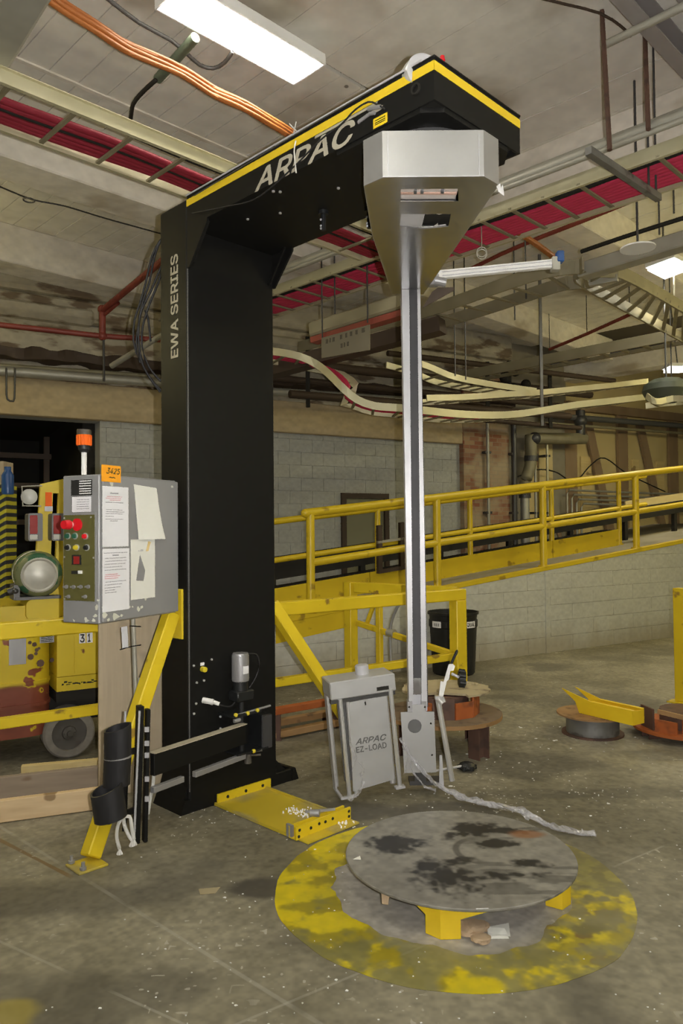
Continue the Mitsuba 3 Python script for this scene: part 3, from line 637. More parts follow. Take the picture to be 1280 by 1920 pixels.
# things on top of the arm
obj('pulley', tf(turn(lathe([(0, -.02), (.082, -.02), (.082, .02), (.07, .024), (0, .024)]), (.3, -.95, 0), (0, 0, 0)), frame(*MU(-1.985, 2.505, 0)[:2], 1, 0, 0, 1) @ np.array([[1, 0, 0, 0], [0, 1, 0, 0], [0, 0, 1, ZT + .0], [0, 0, 0, 1]])), 'mat_aluminium', mc, smooth=40)
obj('pulley_guard', turn(lathe([(.0, -.022), (.086, -.022), (.086, -.05), (0, -.05)]), (.3, -.95, 0), MU(-1.985, 2.505, ZT)), 'mat_galv', mc, smooth=40)
obj('fitting', [cyl(MU(-1.944, 2.588, ZT), MU(-1.944, 2.588, ZT + .08), .010, 12), cyl(MU(-1.944, 2.588, ZT + .08), MU(-1.944, 2.588, ZT + .10), .013, 12, .009)], 'mat_red_plastic', mc, smooth=40)
# small fittings under the arm and on the column
def bolts(name, pts, d, r=.0085, mat='mat_chrome'):
    for p in pts: obj(name, turn(lathe([(r, -.002), (r, .005), (r * .6, .0075), (0, .0075)], n=10), d, p), mat, mc, smooth=40)
bolts('bolt', [MU(u, w, ZA - .001) for u, w in ((-3.35, 2.62), (-3.16, 2.70), (-2.98, 2.5), (-2.96, 2.53), (-2.72, 2.72))], (0, 0, -1))
for u, w in ((-2.98, 2.86), (-2.78, 3.02)):
    q = obj('photo_eye', [cyl(MU(u, w, ZA), MU(u, w, ZA - .02), .028, 16), cyl(MU(u, w, ZA - .02), MU(u, w, ZA - .11), .014, 12)], 'mat_black_plastic', mc, smooth=40)
    obj('led', [trimesh.creation.icosphere(1, .007).apply_translation(MU(u - .005, w - .014, ZA - z)) for z in (.05, .085, .10)], 'mat_aluminium', q)
CF = UC + .002
bolts('bolt', [MU(CF, w, z) for w, z in ((2.475, .835), (2.60, .855), (2.495, .735), (2.545, .74), (2.475, .56), (2.6, .595), (2.49, .615), (2.66, .51), (2.66, .44))], UD, .007)
bolts('bolt', [MU(-3.86, WL - .002, z) for z in (1.62, 1.45)], (-S2, -S2, 0), .009)
obj('plate_edge', tf(box(UC - .001, UC + .002, WL - .001, WL + .006, .12, 3.14), FM), 'mat_steel_dark2', mc)
obj('side_box', tf(box(-3.955, -3.83, WL - .03, WL, 1.38, 1.70, .008), FM), 'mat_black_plastic', mc)
obj('knob', [cyl(MU(CF, 2.534, .808), MU(CF + .03, 2.534, .808), .016, 14)], 'mat_yellow_plastic', mc, smooth=40)
obj('label', tf(box(CF, CF + .002, 2.52, 2.548, .828, .846), FM), 'mat_paper', mc, label='small white label above the yellow knob')
obj('plug', [cyl(MU(CF, 2.535, .628), MU(CF + .05, 2.575, .618), .017, 14), cyl(MU(CF + .05, 2.575, .618), MU(CF + .075, 2.6, .606), .012, 12)], 'mat_white', mc, smooth=40)
# feet
ft = obj('foot', tf([box(-3.99, UC, 2.405, 3.26, 0, .014), box(-3.72, UC + .0, 2.42, 3.25, .0, .076, .006)], FM), 'mat_black', mc)
for w0_, w1_ in ((2.385, 2.445), (3.22, 3.275)):
    obj('toe', tf(hull([(-3.99, w0_, 0), (UC + .004, w0_, 0), (-3.99, w1_, 0), (UC + .004, w1_, 0), (-3.99, (w0_ + w1_) / 2 if w0_ < 3 else w1_ - .02, .07), (UC + .004, (w0_ + w1_) / 2 + (.0), .078), (UC + .004, w1_ if w0_ < 3 else w0_, .078), (-3.99, w1_ if w0_ < 3 else w0_, .07)]), FM), 'mat_black', mc)
obj('web', tf(hull([(-3.97, 2.41, .06), (UC - .02, 2.41, .06), (-3.97, WL, .18), (UC - .02, WL, .14), (-3.97, WL, .06), (UC - .02, WL, .06)]), FM), 'mat_black', mc)
obj('web', tf(hull([(-3.97, 3.2, .06), (UC - .02, 3.2, .06), (-3.97, WR, .2), (UC - .02, WR, .16), (-3.97, WR, .06), (UC - .02, WR, .06)]), FM), 'mat_black', mc)
# yellow splayed braces with foot plates
for sgn in (-1, 1):
    wc = lambda w: 2.77 + sgn * (2.77 - w)          # mirrored for the other side
    a, b = MU(-3.80, wc(2.395), 1.135), MU(-3.493, wc(1.742), .03)
    br = obj('brace', bar(a, b, .078, .078, upv=MU(-1, 0, 0), c=.006), 'mat_yellow', mc, label='yellow square tube brace')
    obj('mount_plate', tf(box(-3.862, -3.748, wc(WL) - .012, wc(WL) + .012, .985, 1.275, .003), FM), 'mat_yellow', br)
    obj('foot_plate', tf(box(-3.545, -3.40, wc(1.64), wc(1.79), 0, .012, .003), FM), 'mat_yellow_deck', br)
    for u, w in ((-3.53, 1.665), (-3.42, 1.67)): obj('anchor_bolt', turn(lathe([(.016, 0), (.016, .012), (.009, .014), (.009, .035), (0, .035)], n=12), (0, 0, 1), MU(u, wc(w), .014)), 'mat_steel_grey', br, smooth=40)
# clamp base: floor plate with flange and channel
cb = obj('clamp_plate', tf([box(-3.685, -2.88, 2.615, 2.995, .004, .012), box(-3.685, -2.97, 2.985, 3.0, .004, .022), box(-3.685, -2.99, 2.608, 2.620, .004, .02)], FM), 'mat_yellow_deck', mc, label='yellow floor plate in front of the column')
obj('flange', tf(box(UC + .004, UC + .016, 2.63, 3.032, .006, .062), FM), 'mat_yellow', cb)
for w in (2.7, 2.835, 2.965): obj('bolt', turn(lathe([(.009, 0), (.009, .004), (0, .004)], n=10), UD, MU(UC + .016, w, .034)), 'mat_dark', cb)
chn = obj('channel', tf([box(-2.962, -2.95, 2.598, 3.0, .008, .075), box(-3.012, -3.0, 2.598, 3.0, .008, .07), box(-3.012, -2.95, 2.598, 3.0, .008, .016)], FM), 'mat_yellow', cb)
for w, z in ((2.615, .024), (2.985, .028), (2.985, .056), (2.62, .056), (2.70, .045), (2.76, .05), (2.805, .048), (2.86, .05)): obj('hole', turn(lathe([(.008, 0), (.008, .002), (0, .002)], n=12), UD, MU(-2.95, w, z)), 'mat_dark', chn)
obj('end_block', tf(box(-3.03, -2.985, 2.598, 2.612, .01, .075), FM), 'mat_steel_grey', chn)
obj('pin', [cyl(MU(-3.03, 2.77, .082), MU(-2.99, 2.80, .085), .02, 12), bar(MU(-3.06, 2.76, .085), MU(-2.95, 2.88, .095), .012, .012)], 'mat_steel_grey', chn, smooth=40)

# film cutter: motor on the column, arm, upright brush holder and rubber sleeves
ca = obj('cutter_motor', lathe([(.0, .0), (.05, 0), (.052, .012), (.052, .15), (.046, .165), (0, .165)], MU(-3.62, 2.755, .718)), 'mat_steel_grey', mc, smooth=40, label='grey cylindrical motor of the film cutter')
obj('gearbox', [lathe([(0, -.055), (.045, -.055), (.045, 0), (0, 0)], MU(-3.62, 2.755, .718)), tf(box(-3.67, -3.575, 2.70, 2.825, .60, .665, .008), FM)], 'mat_black_plastic', ca, smooth=40)
obj('coupling', [lathe([(0, 0), (.038, 0), (.038, .022), (.028, .03), (0, .03)], MU(-3.62, 2.755, .635))], 'mat_chrome', ca, smooth=40)
obj('sticker', tf(box(-3.571, -3.567, 2.735, 2.775, .765, .81), FM), 'mat_paper', ca)
obj('cable', tube([MU(-3.62, 2.81, .87), MU(-3.62, 2.875, .86), MU(-3.62, 2.90, .80), MU(-3.62, 2.87, .72), MU(-3.62, 2.82, .665)], .005, 7), 'mat_black_rubber', ca, smooth=True)
obj('cable', tube([MU(-3.625, 2.595, .605), MU(-3.62, 2.64, .585), MU(-3.62, 2.69, .58), MU(-3.62, 2.73, .62), MU(-3.62, 2.74, .66)], .006, 7), 'mat_black_rubber', ca, smooth=True)
cbk = obj('pivot_bracket', tf([box(UC, -3.55, 2.645, 2.86, .525, .537), box(UC, -3.55, 2.68, 2.91, .30, .31), box(UC, -3.56, 2.87, 2.945, .295, .50, .006), cyl((-3.60, 2.745, .27), (-3.60, 2.745, .60), .016, 14)], FM), 'mat_black_plastic', mc)
obj('bracket_face', tf(box(-3.559, -3.556, 2.872, 2.943, .30, .495), FM), 'mat_steel_dark', cbk)
obj('knuckle', [cyl(MU(-3.58, 2.775, .235), MU(-3.58, 2.775, .29), .022, 14), cyl(MU(-3.60, 2.80, .29), MU(-3.55, 2.86, .30), .008, 10), cyl(MU(-3.60, 2.80, .27), MU(-3.55, 2.85, .275), .007, 10)], 'mat_hub', cbk, smooth=40)
obj('nut', [trimesh.creation.icosphere(1, .013).apply_translation(MU(-3.555, w, z)) for w, z in ((2.757, .535), (2.80, .305), (2.67, .54), (2.83, .54))], 'mat_yellow_plastic', cbk)
obj('rod', [tf(cyl((-3.575, 2.66, .53), (-3.575, 2.945, .545), .007, 8), FM), cyl(MU(-3.56, 2.66, .505), MU(-3.555, 2.7, .508), .012, 10)], 'mat_steel_grey', cbk)
PE = np.array([-.984, 3.891, 0]); PP = MU(-3.575, 2.745, 0)
ar = obj('cutter_arm', bar(PP + (0, 0, .415), PE + (0, 0, .415), .034, .115, c=.003), 'mat_black', mc, label='black swinging cutter arm')
obj('top_plate', bar(PP + (0, 0, .474), PE + (0, 0, .474), .05, .005), 'mat_arm_top', ar)
obj('lower_strut', bar(PP + (.0, .0, .285), PP * .42 + PE * .58 + (0, 0, .285), .03, .03, c=.002), 'mat_steel_grey', ar)
obj('lower_strut', bar(PP * .3 + PE * .7 + (0, 0, .285), PE + (0, 0, .285), .03, .03, c=.002), 'mat_steel_grey', ar)
hd = obj('brush_holder', [bar((-1.062, 3.868, .03), (-1.040, 3.876, .72), .03, .05, upv=(.5, -.8, 0), c=.003), bar((-1.02, 3.88, .03), (-1.005, 3.888, .70), .02, .04, upv=(.5, -.8, 0), c=.003)], 'mat_black', mc, label='upright black holder with rods at the end of the cutter arm')
obj('rod', [cyl((-1.062, 3.835, .05), (-1.035, 3.845, .70), .006, 8)], 'mat_aluminium', hd, smooth=40)
obj('rod', [cyl((-1.135, 3.835, .18), (-1.105, 3.84, .70), .006, 8)], 'mat_aluminium', hd, smooth=40)
for z in (.33, .50, .56): obj('rubber_stop', cyl((-1.125 + z * .02, 3.838, z), (-1.125 + z * .02, 3.838, z + .025), .021, 14), 'mat_black_rubber', hd, smooth=40)
for z in (.59, .52, .46, .34, .24): obj('clip', box(-1.012, -.99, 3.852, 3.862, z, z + .025), 'mat_aluminium', hd)
def sleeve(c, r, z0, z1, tilt, cut):
    pr = []
    n = 36; a = np.arange(n) * 2 * PI / n
    rows = []
    for rr, zz, k in ((r, z0, 0), (r, z1, 1), (r * .88, z1, 1), (r * .88, z0, 0)):
        z = zz + (cut * rr * np.cos(a - .5) if k else cut * .5 * rr * np.cos(a - .5))
        rows.append(np.c_[rr * np.cos(a), .72 * rr * np.sin(a), z])
    v = np.vstack(rows); f = []
    for i in range(4):
        for j in range(n):
            p, q = i * n + j, i * n + (j + 1) % n; p2, q2 = ((i + 1) % 4) * n + j, ((i + 1) % 4) * n + (j + 1) % n
            f += [(p, q, p2), (q, q2, p2)]
    v[:, 0] += tilt * (v[:, 2] - z0)
    v += c
    m = trimesh.Trimesh(v, np.array(f), process=False); m.fix_normals(); return m
for c, r, z0, z1, tl, ct in (((-1.103, 3.70, 0), .066, .515, .655, .0, .28), ((-1.110, 3.70, 0), .066, .375, .512, .05, .12), ((-1.125, 3.66, 0), .080, .23, .375, -.15, .42)):
    obj('rubber_sleeve', sleeve(c, r, z0, z1, tl, ct), 'mat_black_rubber', hd, smooth=40)
obj('sleeve_band', sleeve((-1.104, 3.70, 0), .0675, .508, .514, 0, .12), 'mat_steel_grey', hd, smooth=40)
obj('sleeve_carrier', [bar((-1.14, 3.72, .50), (-1.05, 3.86, .50), .012, .03), bar((-1.15, 3.70, .20), (-1.06, 3.86, .20), .012, .03), bar((-1.10, 3.80, .12), (-1.09, 3.82, .6), .012, .04, upv=(0, 1, 0))], 'mat_black', hd)

# turning head: ring gear, stainless shroud with tapered underside, mast
AX = np.array([.404, 3.442])
obj('ring_gear', lathe([(.0, 3.296), (.175, 3.296), (.175, 3.325), (.212, 3.33), (.212, 3.36), (.195, 3.365), (.195, 3.42), (0, 3.42)], (AX[0] + .008, AX[1], 0), 48), 'mat_steel_dark', mc, smooth=30, label='dark ring gear under the arm')
oct_ = [(.188, 3.150), (.618, 3.150), (.698, 3.230), (.640, 3.75), (.533, 4.735), (.331, 4.72), (.165, 3.75), (.110, 3.228)]
poly = sg.Polygon(oct_)
hs = obj('head_housing', [prism(poly.difference(poly.buffer(-.006)), 3.10, 3.30), prism(poly.buffer(-.003), 3.294, 3.300)], 'mat_stainless', mc, label='brushed stainless housing of the turning head')
under = poly.buffer(-.002)
hole1 = sg.Polygon([(.272, 3.262), (.525, 3.262), (.546, 3.39), (.283, 3.385)]); hole2 = sg.Polygon([(.296, 3.522), (.532, 3.525), (.540, 3.672), (.42, 3.70), (.30, 3.662)])
obj('underside', prism(under.difference(hole1).difference(hole2), 3.100, 3.104), 'mat_stainless_under', hs, label='tapered stainless underside with two openings')
obj('seam', [bar((.212, 3.149, 3.105), (.212, 3.149, 3.295), .004, .003), bar((.598, 3.149, 3.105), (.598, 3.149, 3.295), .004, .003), bar((.188, 3.149, 3.1015), (.618, 3.149, 3.1015), .003, .004)], 'mat_aluminium', hs)
obj('shaft', cyl((.275, 3.325, 3.118), (.53, 3.335, 3.118), .012, 14), 'mat_copper', hs, smooth=40)
obj('shaft_plate', [box(.262, .53, 3.262, 3.318, 3.112, 3.118), box(.272, .53, 3.345, 3.39, 3.112, 3.118)], 'mat_shaft_plate', hs)
for x in (.335, .365, .455): obj('collar', cyl((x, 3.30, 3.112), (x + .012, 3.30, 3.112), .016, 14), 'mat_steel_dark', hs, smooth=40)
obj('pulley_block', [box(.40, .55, 3.51, 3.72, 3.13, 3.14)], 'mat_dark', hs)
obj('inner_plate', [box(.28, .41, 3.51, 3.70, 3.105, 3.110)], 'mat_aluminium', hs)
obj('torn_edge', prism([(.41, 3.52), (.53, 3.525), (.53, 3.54), (.50, 3.53), (.48, 3.545), (.45, 3.53), (.42, 3.54)], 3.105, 3.107), 'mat_paper', hs)
obj('torn_edge', prism([(.31, 3.66), (.42, 3.70), (.53, 3.672), (.525, 3.655), (.49, 3.672), (.485, 3.645), (.47, 3.68), (.42, 3.685), (.36, 3.67)], 3.105, 3.107), 'mat_paper', hs)
obj('torn_sticker', plate([(0, 0), (.03, .02), (.035, 0), (.05, .022), (.055, .0), (.06, -.025), (.02, -.02)], (.68, 3.209, 3.085), (.7, .7, 0), (0, 0, 1), 0, .003), 'mat_paper', hs)
# mast: aluminium extrusion with a belt in its slot
def skew(m, dx):
    m.vertices[:, 0] += dx * (3.06 - m.vertices[:, 2]) / 2.55; return m
MY = 4.625
ms = obj('mast', [hull([(x, y, z) for xs, z in (((.386, .433), 3.099), ((.401, .428), .50)) for x in xs for y in (MY, MY + .10)]),
                  hull([(x, y, z) for xs, z in (((.483, .501), 3.099), ((.478, .513), .50)) for x in xs for y in (MY, MY + .10)]),
                  hull([(x, y, z) for xs, z in (((.42, .49), 3.099), ((.42, .50), .50)) for x in xs for y in (MY + .03, MY + .10)])], 'mat_aluminium', mc, label='bright aluminium mast')
obj('belt', hull([(x, y, z) for xs, z in (((.433, .483), 3.099), ((.428, .478), .60)) for x in xs for y in (MY + .004, MY + .012)]), 'mat_belt', ms, label='dark belt in the mast slot')
obj('belt_clamp', box(.430, .477, MY + .001, MY + .006, .60, .70), 'mat_drum_steel', ms)
obj('side_channel', hull([(x, y, z) for xs, z in (((.500, .506), 3.0), ((.513, .520), .52)) for x in xs for y in (MY + .02, MY + .12)]), 'mat_steel_dark', ms)
# carriage plate at the foot of the mast
cp = obj('carriage_plate', plate(sg.Polygon([(0, .365), (.07, .365), (.075, .41), (.145, .41), (.15, .365), (.205, .365), (.213, 0), (.018, .0)]).difference(sg.Point(.085, .28).buffer(.042)), (.347, MY - .025, .135), (1, .03, 0), (0, 0, 1), -.004, .004), 'mat_steel_plate', mc, label='grey carriage plate at the foot of the mast')
obj('back_plate', box(.37, .55, MY - .012, MY - .006, .16, .50), 'mat_steel_dark2', cp)
obj('screw', [turn(lathe([(.006, 0), (.006, .003), (0, .003)], n=8), (0, -1, 0), p) for p in ((.53, MY - .022, .43), (.535, MY - .022, .24), (.40, MY - .022, .53), (.495, MY - .022, .53))], 'mat_dark', cp)
obj('guide_block', [box(.39, .42, MY - .02, MY + .06, .50, .56), box(.475, .505, MY - .02, MY + .06, .50, .56)], 'mat_steel_grey', cp)
obj('lower_bracket', [box(.40, .60, MY, MY + .10, .05, .075), box(.43, .50, MY, MY + .05, .07, .15)], 'mat_steel_dark', cp)

# film carriage, hanging open and tilted
B = np.array([-.021, 4.479, .02]); yw, rl = math.radians(13.45), math.radians(5.2)
Rz = trimesh.transformations.rotation_matrix(yw, (0, 0, 1)); Ry = trimesh.transformations.rotation_matrix(-rl, (0, 1, 0))
FC = trimesh.transformations.translation_matrix(B) @ Rz @ Ry
fc = obj('film_carriage', tf([box(0, .406, 0, .22, .585, .69, .006)], FC), 'mat_stainless_bright', mc, label='open stainless film carriage tilted beside the mast')
obj('side_plate', tf(box(.0, .012, .13, .20, .02, .585), FC), 'mat_stainless_bright', fc)
obj('door_panel', tf(prism([(.082, .028), (.345, .055), (.345, .565), (.112, .555)], -.006, 0), FC @ np.array([[1, 0, 0, 0], [0, 0, 1, .02], [0, 1, 0, 0], [0, 0, 0, 1]])), 'mat_stainless_bright', fc, label='plain stainless door of the film carriage')
XD, ZDc, ND = FC[:3, 0], FC[:3, 2], -FC[:3, 1]
pt = lambda a, d, h: (FC @ np.array([a, d, h, 1]))[:3]
obj('lettering', text('ARPAC', pt(.125, .0135, .300), XD, ZDc, .033, .185, .001, True, .4), 'mat_ink_grey', fc, label='ARPAC lettering on the film carriage door')
obj('lettering', text('EZ-LOAD', pt(.125, .0135, .252), XD, ZDc, .033, .190, .001, True, .0), 'mat_ink_grey', fc, label='EZ-LOAD lettering on the film carriage door')
obj('slot', tf([box(.285, .36, -.002, .004, .600, .622), box(.205, .213, .010, .016, .525, .545)], FC), 'mat_dark', fc)
obj('cap', tf(lathe([(0, 0), (.042, 0), (.042, .05), (.036, .056), (0, .056)], (.235, .12, .69), 28), FC), 'mat_aluminium', fc, smooth=40)
for a, d, h0, h1, r in ((.055, .0, .01, .585, .013), (.105, .03, .01, .585, .013), (.372, .01, .0, .60, .014), (.345, .06, .02, .585, .020), (.02, .17, .02, .585, .012)):
    obj('roller', tf(cyl((a, d, h0), (a, d, h1), r, 16), FC), 'mat_chrome', fc, smooth=40)
obj('foot_bar', tf([box(.0, .095, -.012, .012, 0, .012), box(.0, .014, -.012, .20, .0, .016), box(.34, .40, -.012, .03, 0, .012)], FC), 'mat_aluminium', fc)
obj('top_rail', tf(box(.0, .40, .012, .05, .560, .585), FC), 'mat_steel_dark', fc)
obj('back_plate', tf(box(.06, .36, .12, .13, .06, .585), FC), 'mat_steel_dark2', fc)
# swing bar on the right, with its latch and hand knobs
sb = obj('swing_bar', [cyl((.575, 4.60, .575), (.655, 4.60, .085), .017, 16)], 'mat_chrome', mc, smooth=40, label='chrome swing bar right of the mast')
obj('clamp', [box(.555, .60, 4.58, 4.62, .575, .60, .004), cyl((.57, 4.57, .585), (.60, 4.56, .56), .014, 12), bar((.60, 4.59, .59), (.612, 4.585, .56), .012, .02)], 'mat_chrome', sb, smooth=40)
obj('handle_plate', plate([(0, 0), (.026, -.004), (.05, .09), (.062, .10), (.072, .15), (.09, .152), (.102, .18), (.085, .195), (.062, .19), (.03, .085), (.012, .09)], (.578, 4.585, .60), (1, 0, 0), (0, 0, 1), 0, .008), 'mat_white', sb)
obj('grip', bar((.655, 4.585, .79), (.695, 4.585, .875), .016, .02, upv=(0, 1, 0), c=.006), 'mat_black_plastic', sb)
kn = [cyl((.70, 4.57, .71), (.735, 4.57, .705), .045, 18)] + [cyl((.70, 4.57 + .042 * math.sin(k * PI / 3), .71 + .042 * math.cos(k * PI / 3)), (.735, 4.57 + .042 * math.sin(k * PI / 3), .705 + .042 * math.cos(k * PI / 3)), .014, 10) for k in range(6)]
obj('hand_knob', kn, 'mat_black_plastic', sb, smooth=40)
obj('knob_stem', cyl((.655, 4.575, .735), (.70, 4.57, .715), .009, 10), 'mat_aluminium', sb)
obj('latch_plate', plate([(0, 0), (.03, .0), (.02, .20), (.005, .2)], (.575, 4.60, .04), (1, .0, 0), (0, 0, 1), 0, .006), 'mat_aluminium', sb)
obj('floor_rod', cyl((.56, 4.9, .045), (.80, 5.05, .035), .008, 10), 'mat_aluminium', sb)
k2 = [lathe([(0, .0), (.055, 0), (.06, .015), (.045, .035), (.02, .045), (0, .045)], (.82, 5.06, .012), 24)] + [cyl((.82 + .05 * math.cos(k * PI / 3), 5.06 + .05 * math.sin(k * PI / 3), .012), (.82 + .05 * math.cos(k * PI / 3), 5.06 + .05 * math.sin(k * PI / 3), .036), .016, 10) for k in range(6)]
obj('hand_knob', k2, 'mat_black_plastic', sb, smooth=40)
# white sensor arm at the end of the head
sa = obj('sensor_arm', [bar((.605, 4.66, 3.195), (1.345, 4.66, 3.262), .04, .052, c=.004)], 'mat_white', mc, label='white sensor arm reaching out to the right of the turning head')
obj('rib', [bar((.64, 4.638, 3.198 + z), (1.33, 4.638, 3.261 + z), .004, .006) for z in (-.012, .012)], 'mat_aluminium', sa)
obj('end_bracket', [box(1.325, 1.375, 4.63, 4.69, 3.215, 3.30, .004)], 'mat_galv', sa)
obj('sensor', [box(1.355, 1.40, 4.625, 4.68, 3.265, 3.335, .006)], 'mat_sensor_blue', sa)
obj('root_bracket', [box(.56, .62, 4.63, 4.70, 3.13, 3.20, .006), cyl((.59, 4.62, 3.15), (.66, 4.62, 3.135), .028, 14)], 'mat_steel_grey', sa)
obj('root_plate', plate([(0, 0), (.20, .11), (.20, .13), (.10, .13), (.06, .10)], (.52, 4.70, 3.0), (1, 0, 0), (0, 0, 1), 0, .01), 'mat_brown_dark', sa)
# ---------------------------------------------------------------- control cabinet and what is taped to it
A_ = np.array([-1.223, 3.803, 0]); dd = np.array([.439, .899, 0]); dd /= np.linalg.norm(dd); dn = np.array([-dd[1], dd[0], 0])   # along the door, away from it (left, away)
CB = np.eye(4); CB[:3, 0] = dd; CB[:3, 1] = dn; CB[:3, 3] = (A_[0], A_[1], 1.144)
cab = thing('control_cabinet', 'grey steel control cabinet with narrow button panel, mounted left of the black column', 'control cabinet')
CW, CD, CH = .615, .255, .76
obj('body', tf(box(0, CW, 0.004, CD, 0, CH, .006), CB), 'mat_grey_paint', cab)
obj('door', tf(box(.012, CW - .004, -.012, .004, .008, CH - .008, .003), CB), 'mat_grey_paint', cab)
# the button face is the short side at 0; its own axes: across (towards the viewer's left) and up
bx, bn = -dn, -dd      # along the face from its far left edge to the door corner; outward
FO = np.array(at(CB, 0, CD, 0))      # far left bottom corner of the face
fp = lambda a, z, o=0.0: FO + bx * a + np.array([0, 0, z]) + bn * o
def facebox(a0, a1, z0, z1, o0, o1): return plate(rect(a0, a1, z0, z1), FO, bx, (0, 0, 1), o0, o1)
bp = obj('button_panel', plate(rounded(.012, CD - .03, .115, .555, .004), FO, bx, (0, 0, 1), -.002, .004), 'mat_olive_panel', cab, label='olive button panel')
obj('trim', facebox(CD - .03, CD - .024, .1, .57, 0, .003), 'mat_steel_grey', cab)
def knob(name, a, z, r, mat, L=.02, r2=None):
    obj(name, [cyl(fp(a, z, .002), fp(a, z, L), r, 16, r2)], mat, bp, smooth=40)
obj('stop_stem', cyl(fp(.075, .505), fp(.075, .505, .03), .016, 14), 'mat_chrome', bp, smooth=40)
obj('stop_button', [cyl(fp(.075, .505, .03), fp(.075, .505, .065), .026, 20, .022)], 'mat_red_plastic', bp, smooth=40, label='red mushroom stop button')
obj('stop_guard', [plate(sg.Point(.11, .505).buffer(.032), FO, bx, (0, 0, 1), .004, .012)], 'mat_red_plastic', bp)
for a, z, m in ((.045, .447, 'mat_green_plastic'), (.095, .447, 'mat_green_plastic'), (.165, .445, 'mat_red_plastic'), (.045, .388, 'mat_black_plastic'), (.105, .388, 'mat_yellow_plastic'), (.175, .388, 'mat_black_plastic')):
    k = obj('bezel', cyl(fp(a, z, .004), fp(a, z, .010), .017, 16), 'mat_chrome', bp, smooth=40)
    obj('push_button', cyl(fp(a, z, .010), fp(a, z, .022), .013, 16, .011), m, bp, smooth=40)
obj('display', [facebox(.075, .135, .30, .35, .004, .010)], 'mat_dark', bp)
obj('display_glass', facebox(.088, .128, .303, .343, .010, .0115), 'mat_lens_red', bp)
obj('rocker', facebox(.075, .115, .252, .268, .004, .014), 'mat_dark', bp)
obj('rocker', facebox(.118, .142, .254, .27, .004, .012), 'mat_white', bp)
for a, z in ((.035, .185), (.085, .185), (.135, .187), (.185, .189), (.05, .135), (.165, .138)):
    obj('toggle', [cyl(fp(a, z, .004), fp(a, z, .012), .010, 12), bar(fp(a - .016, z, .014), fp(a + .016, z + .003, .016), .006, .008)], 'mat_steel_grey', bp, smooth=40)
for a, z in ((.018, .54), (.2, .542), (.018, .338), (.218, .336), (.02, .122)): obj('screw', cyl(fp(a, z, .003), fp(a, z, .006), .005, 8), 'mat_chrome', bp)
np_ = obj('name_plate', facebox(.062, .205, .655, .735, -.001, .002), 'mat_ink_black', cab, label='black and white data plate on the cabinet')
obj('print', [facebox(.118, .2, z, z + .006, .002, .0026) for z in (.662, .674, .686, .70, .713, .725)], 'mat_paper', np_)
ns_ = obj('sticker', facebox(.068, .198, .57, .648, -.001, .0015), 'mat_paper', cab, label='white instruction sticker above the buttons')
obj('print', [facebox(.10, .185, z, z + .0025, .0015, .002) for z in (.585, .597, .608, .62, .632)], 'mat_ink', ns_)
rc = np.random.default_rng(14)
def chip_poly(r):
    a = np.arange(9) * 2 * PI / 9
    q = r * (.45 + .75 * rc.random(9)); return sg.Polygon(np.c_[q * np.cos(a) * 1.25, q * np.sin(a)])
from shapely import affinity
DO0 = np.array(at(CB, 0, -.012, 0))
for x, z, r in ((.022, .045, .016), (.012, .085, .010), (.10, .028, .022), (.145, .032, .008), (.27, .052, .014), (.30, .058, .010), (.205, .07, .006), (.225, .068, .006), (.33, .10, .009), (.05, .02, .010)):
    obj('paint_chip', plate(affinity.translate(chip_poly(r), x, z), DO0, dd, (0, 0, 1), .0002, .0008), 'mat_chip_cream', cab)
for a, z, r in ((.235, .085, .016), (.228, .045, .014), (.215, .02, .012), (.165, .018, .015), (.08, .012, .008), (.245, .12, .008)):
    obj('paint_chip', plate(affinity.translate(chip_poly(r), a, z), FO, bx, (0, 0, 1), .0002, .0008), 'mat_chip_cream', cab)
# papers on the door: (x, z) from the near corner
DO = np.array(at(CB, 0, -.012, 0)); ddn = -dn
dp = lambda x0, x1, z0, z1, t0, t1: plate(rect(x0, x1, z0, z1), DO, dd, (0, 0, 1), t0, t1)
def sheet(name, label, x0, x1, z0, z1, lines, mat='mat_paper', group='papers taped to the control cabinet'):
    k = obj(name, dp(x0, x1, z0, z1, .0005, .002), mat); tag(k, label, 'paper', group)
    for j, (zz, a, b, m, h) in enumerate(lines): obj('print', dp(x0 + a, x0 + b, z0 + zz, z0 + zz + h, .002, .0025), m, k)
    return k
I_, R_ = 'mat_ink', 'mat_ink_red'
sheet('notice_sheet', 'white printed notice under the orange tag, top left on the cabinet door', .005, .195, .39, .70,
      [(.272, .055, .115, I_, .006), (.256, .03, .14, R_, .003), (.247, .02, .135, R_, .003), (.238, .05, .13, R_, .003), (.226, .02, .15, I_, .003), (.188, .025, .145, I_, .003), (.178, .025, .16, I_, .003), (.168, .02, .15, I_, .003), (.155, .02, .08, I_, .003), (.140, .02, .15, I_, .003), (.131, .055, .11, I_, .003)])
sheet('notice_sheet', 'white printed notice with pale red lines, lower left on the cabinet door', .005, .20, .06, .38,
      [(.297, .01, .18, I_, .003), (.283, .07, .115, I_, .006), (.270, .015, .17, I_, .003), (.255, .02, .175, I_, .003), (.24, .015, .165, I_, .003), (.225, .01, .14, I_, .003), (.21, .015, .17, I_, .003), (.187, .02, .11, R_, .004), (.177, .015, .125, R_, .004), (.167, .015, .11, R_, .004), (.15, .02, .17, I_, .003), (.135, .015, .14, I_, .003), (.12, .015, .13, I_, .003), (.107, .015, .09, I_, .003), (.095, .015, .10, I_, .003)])
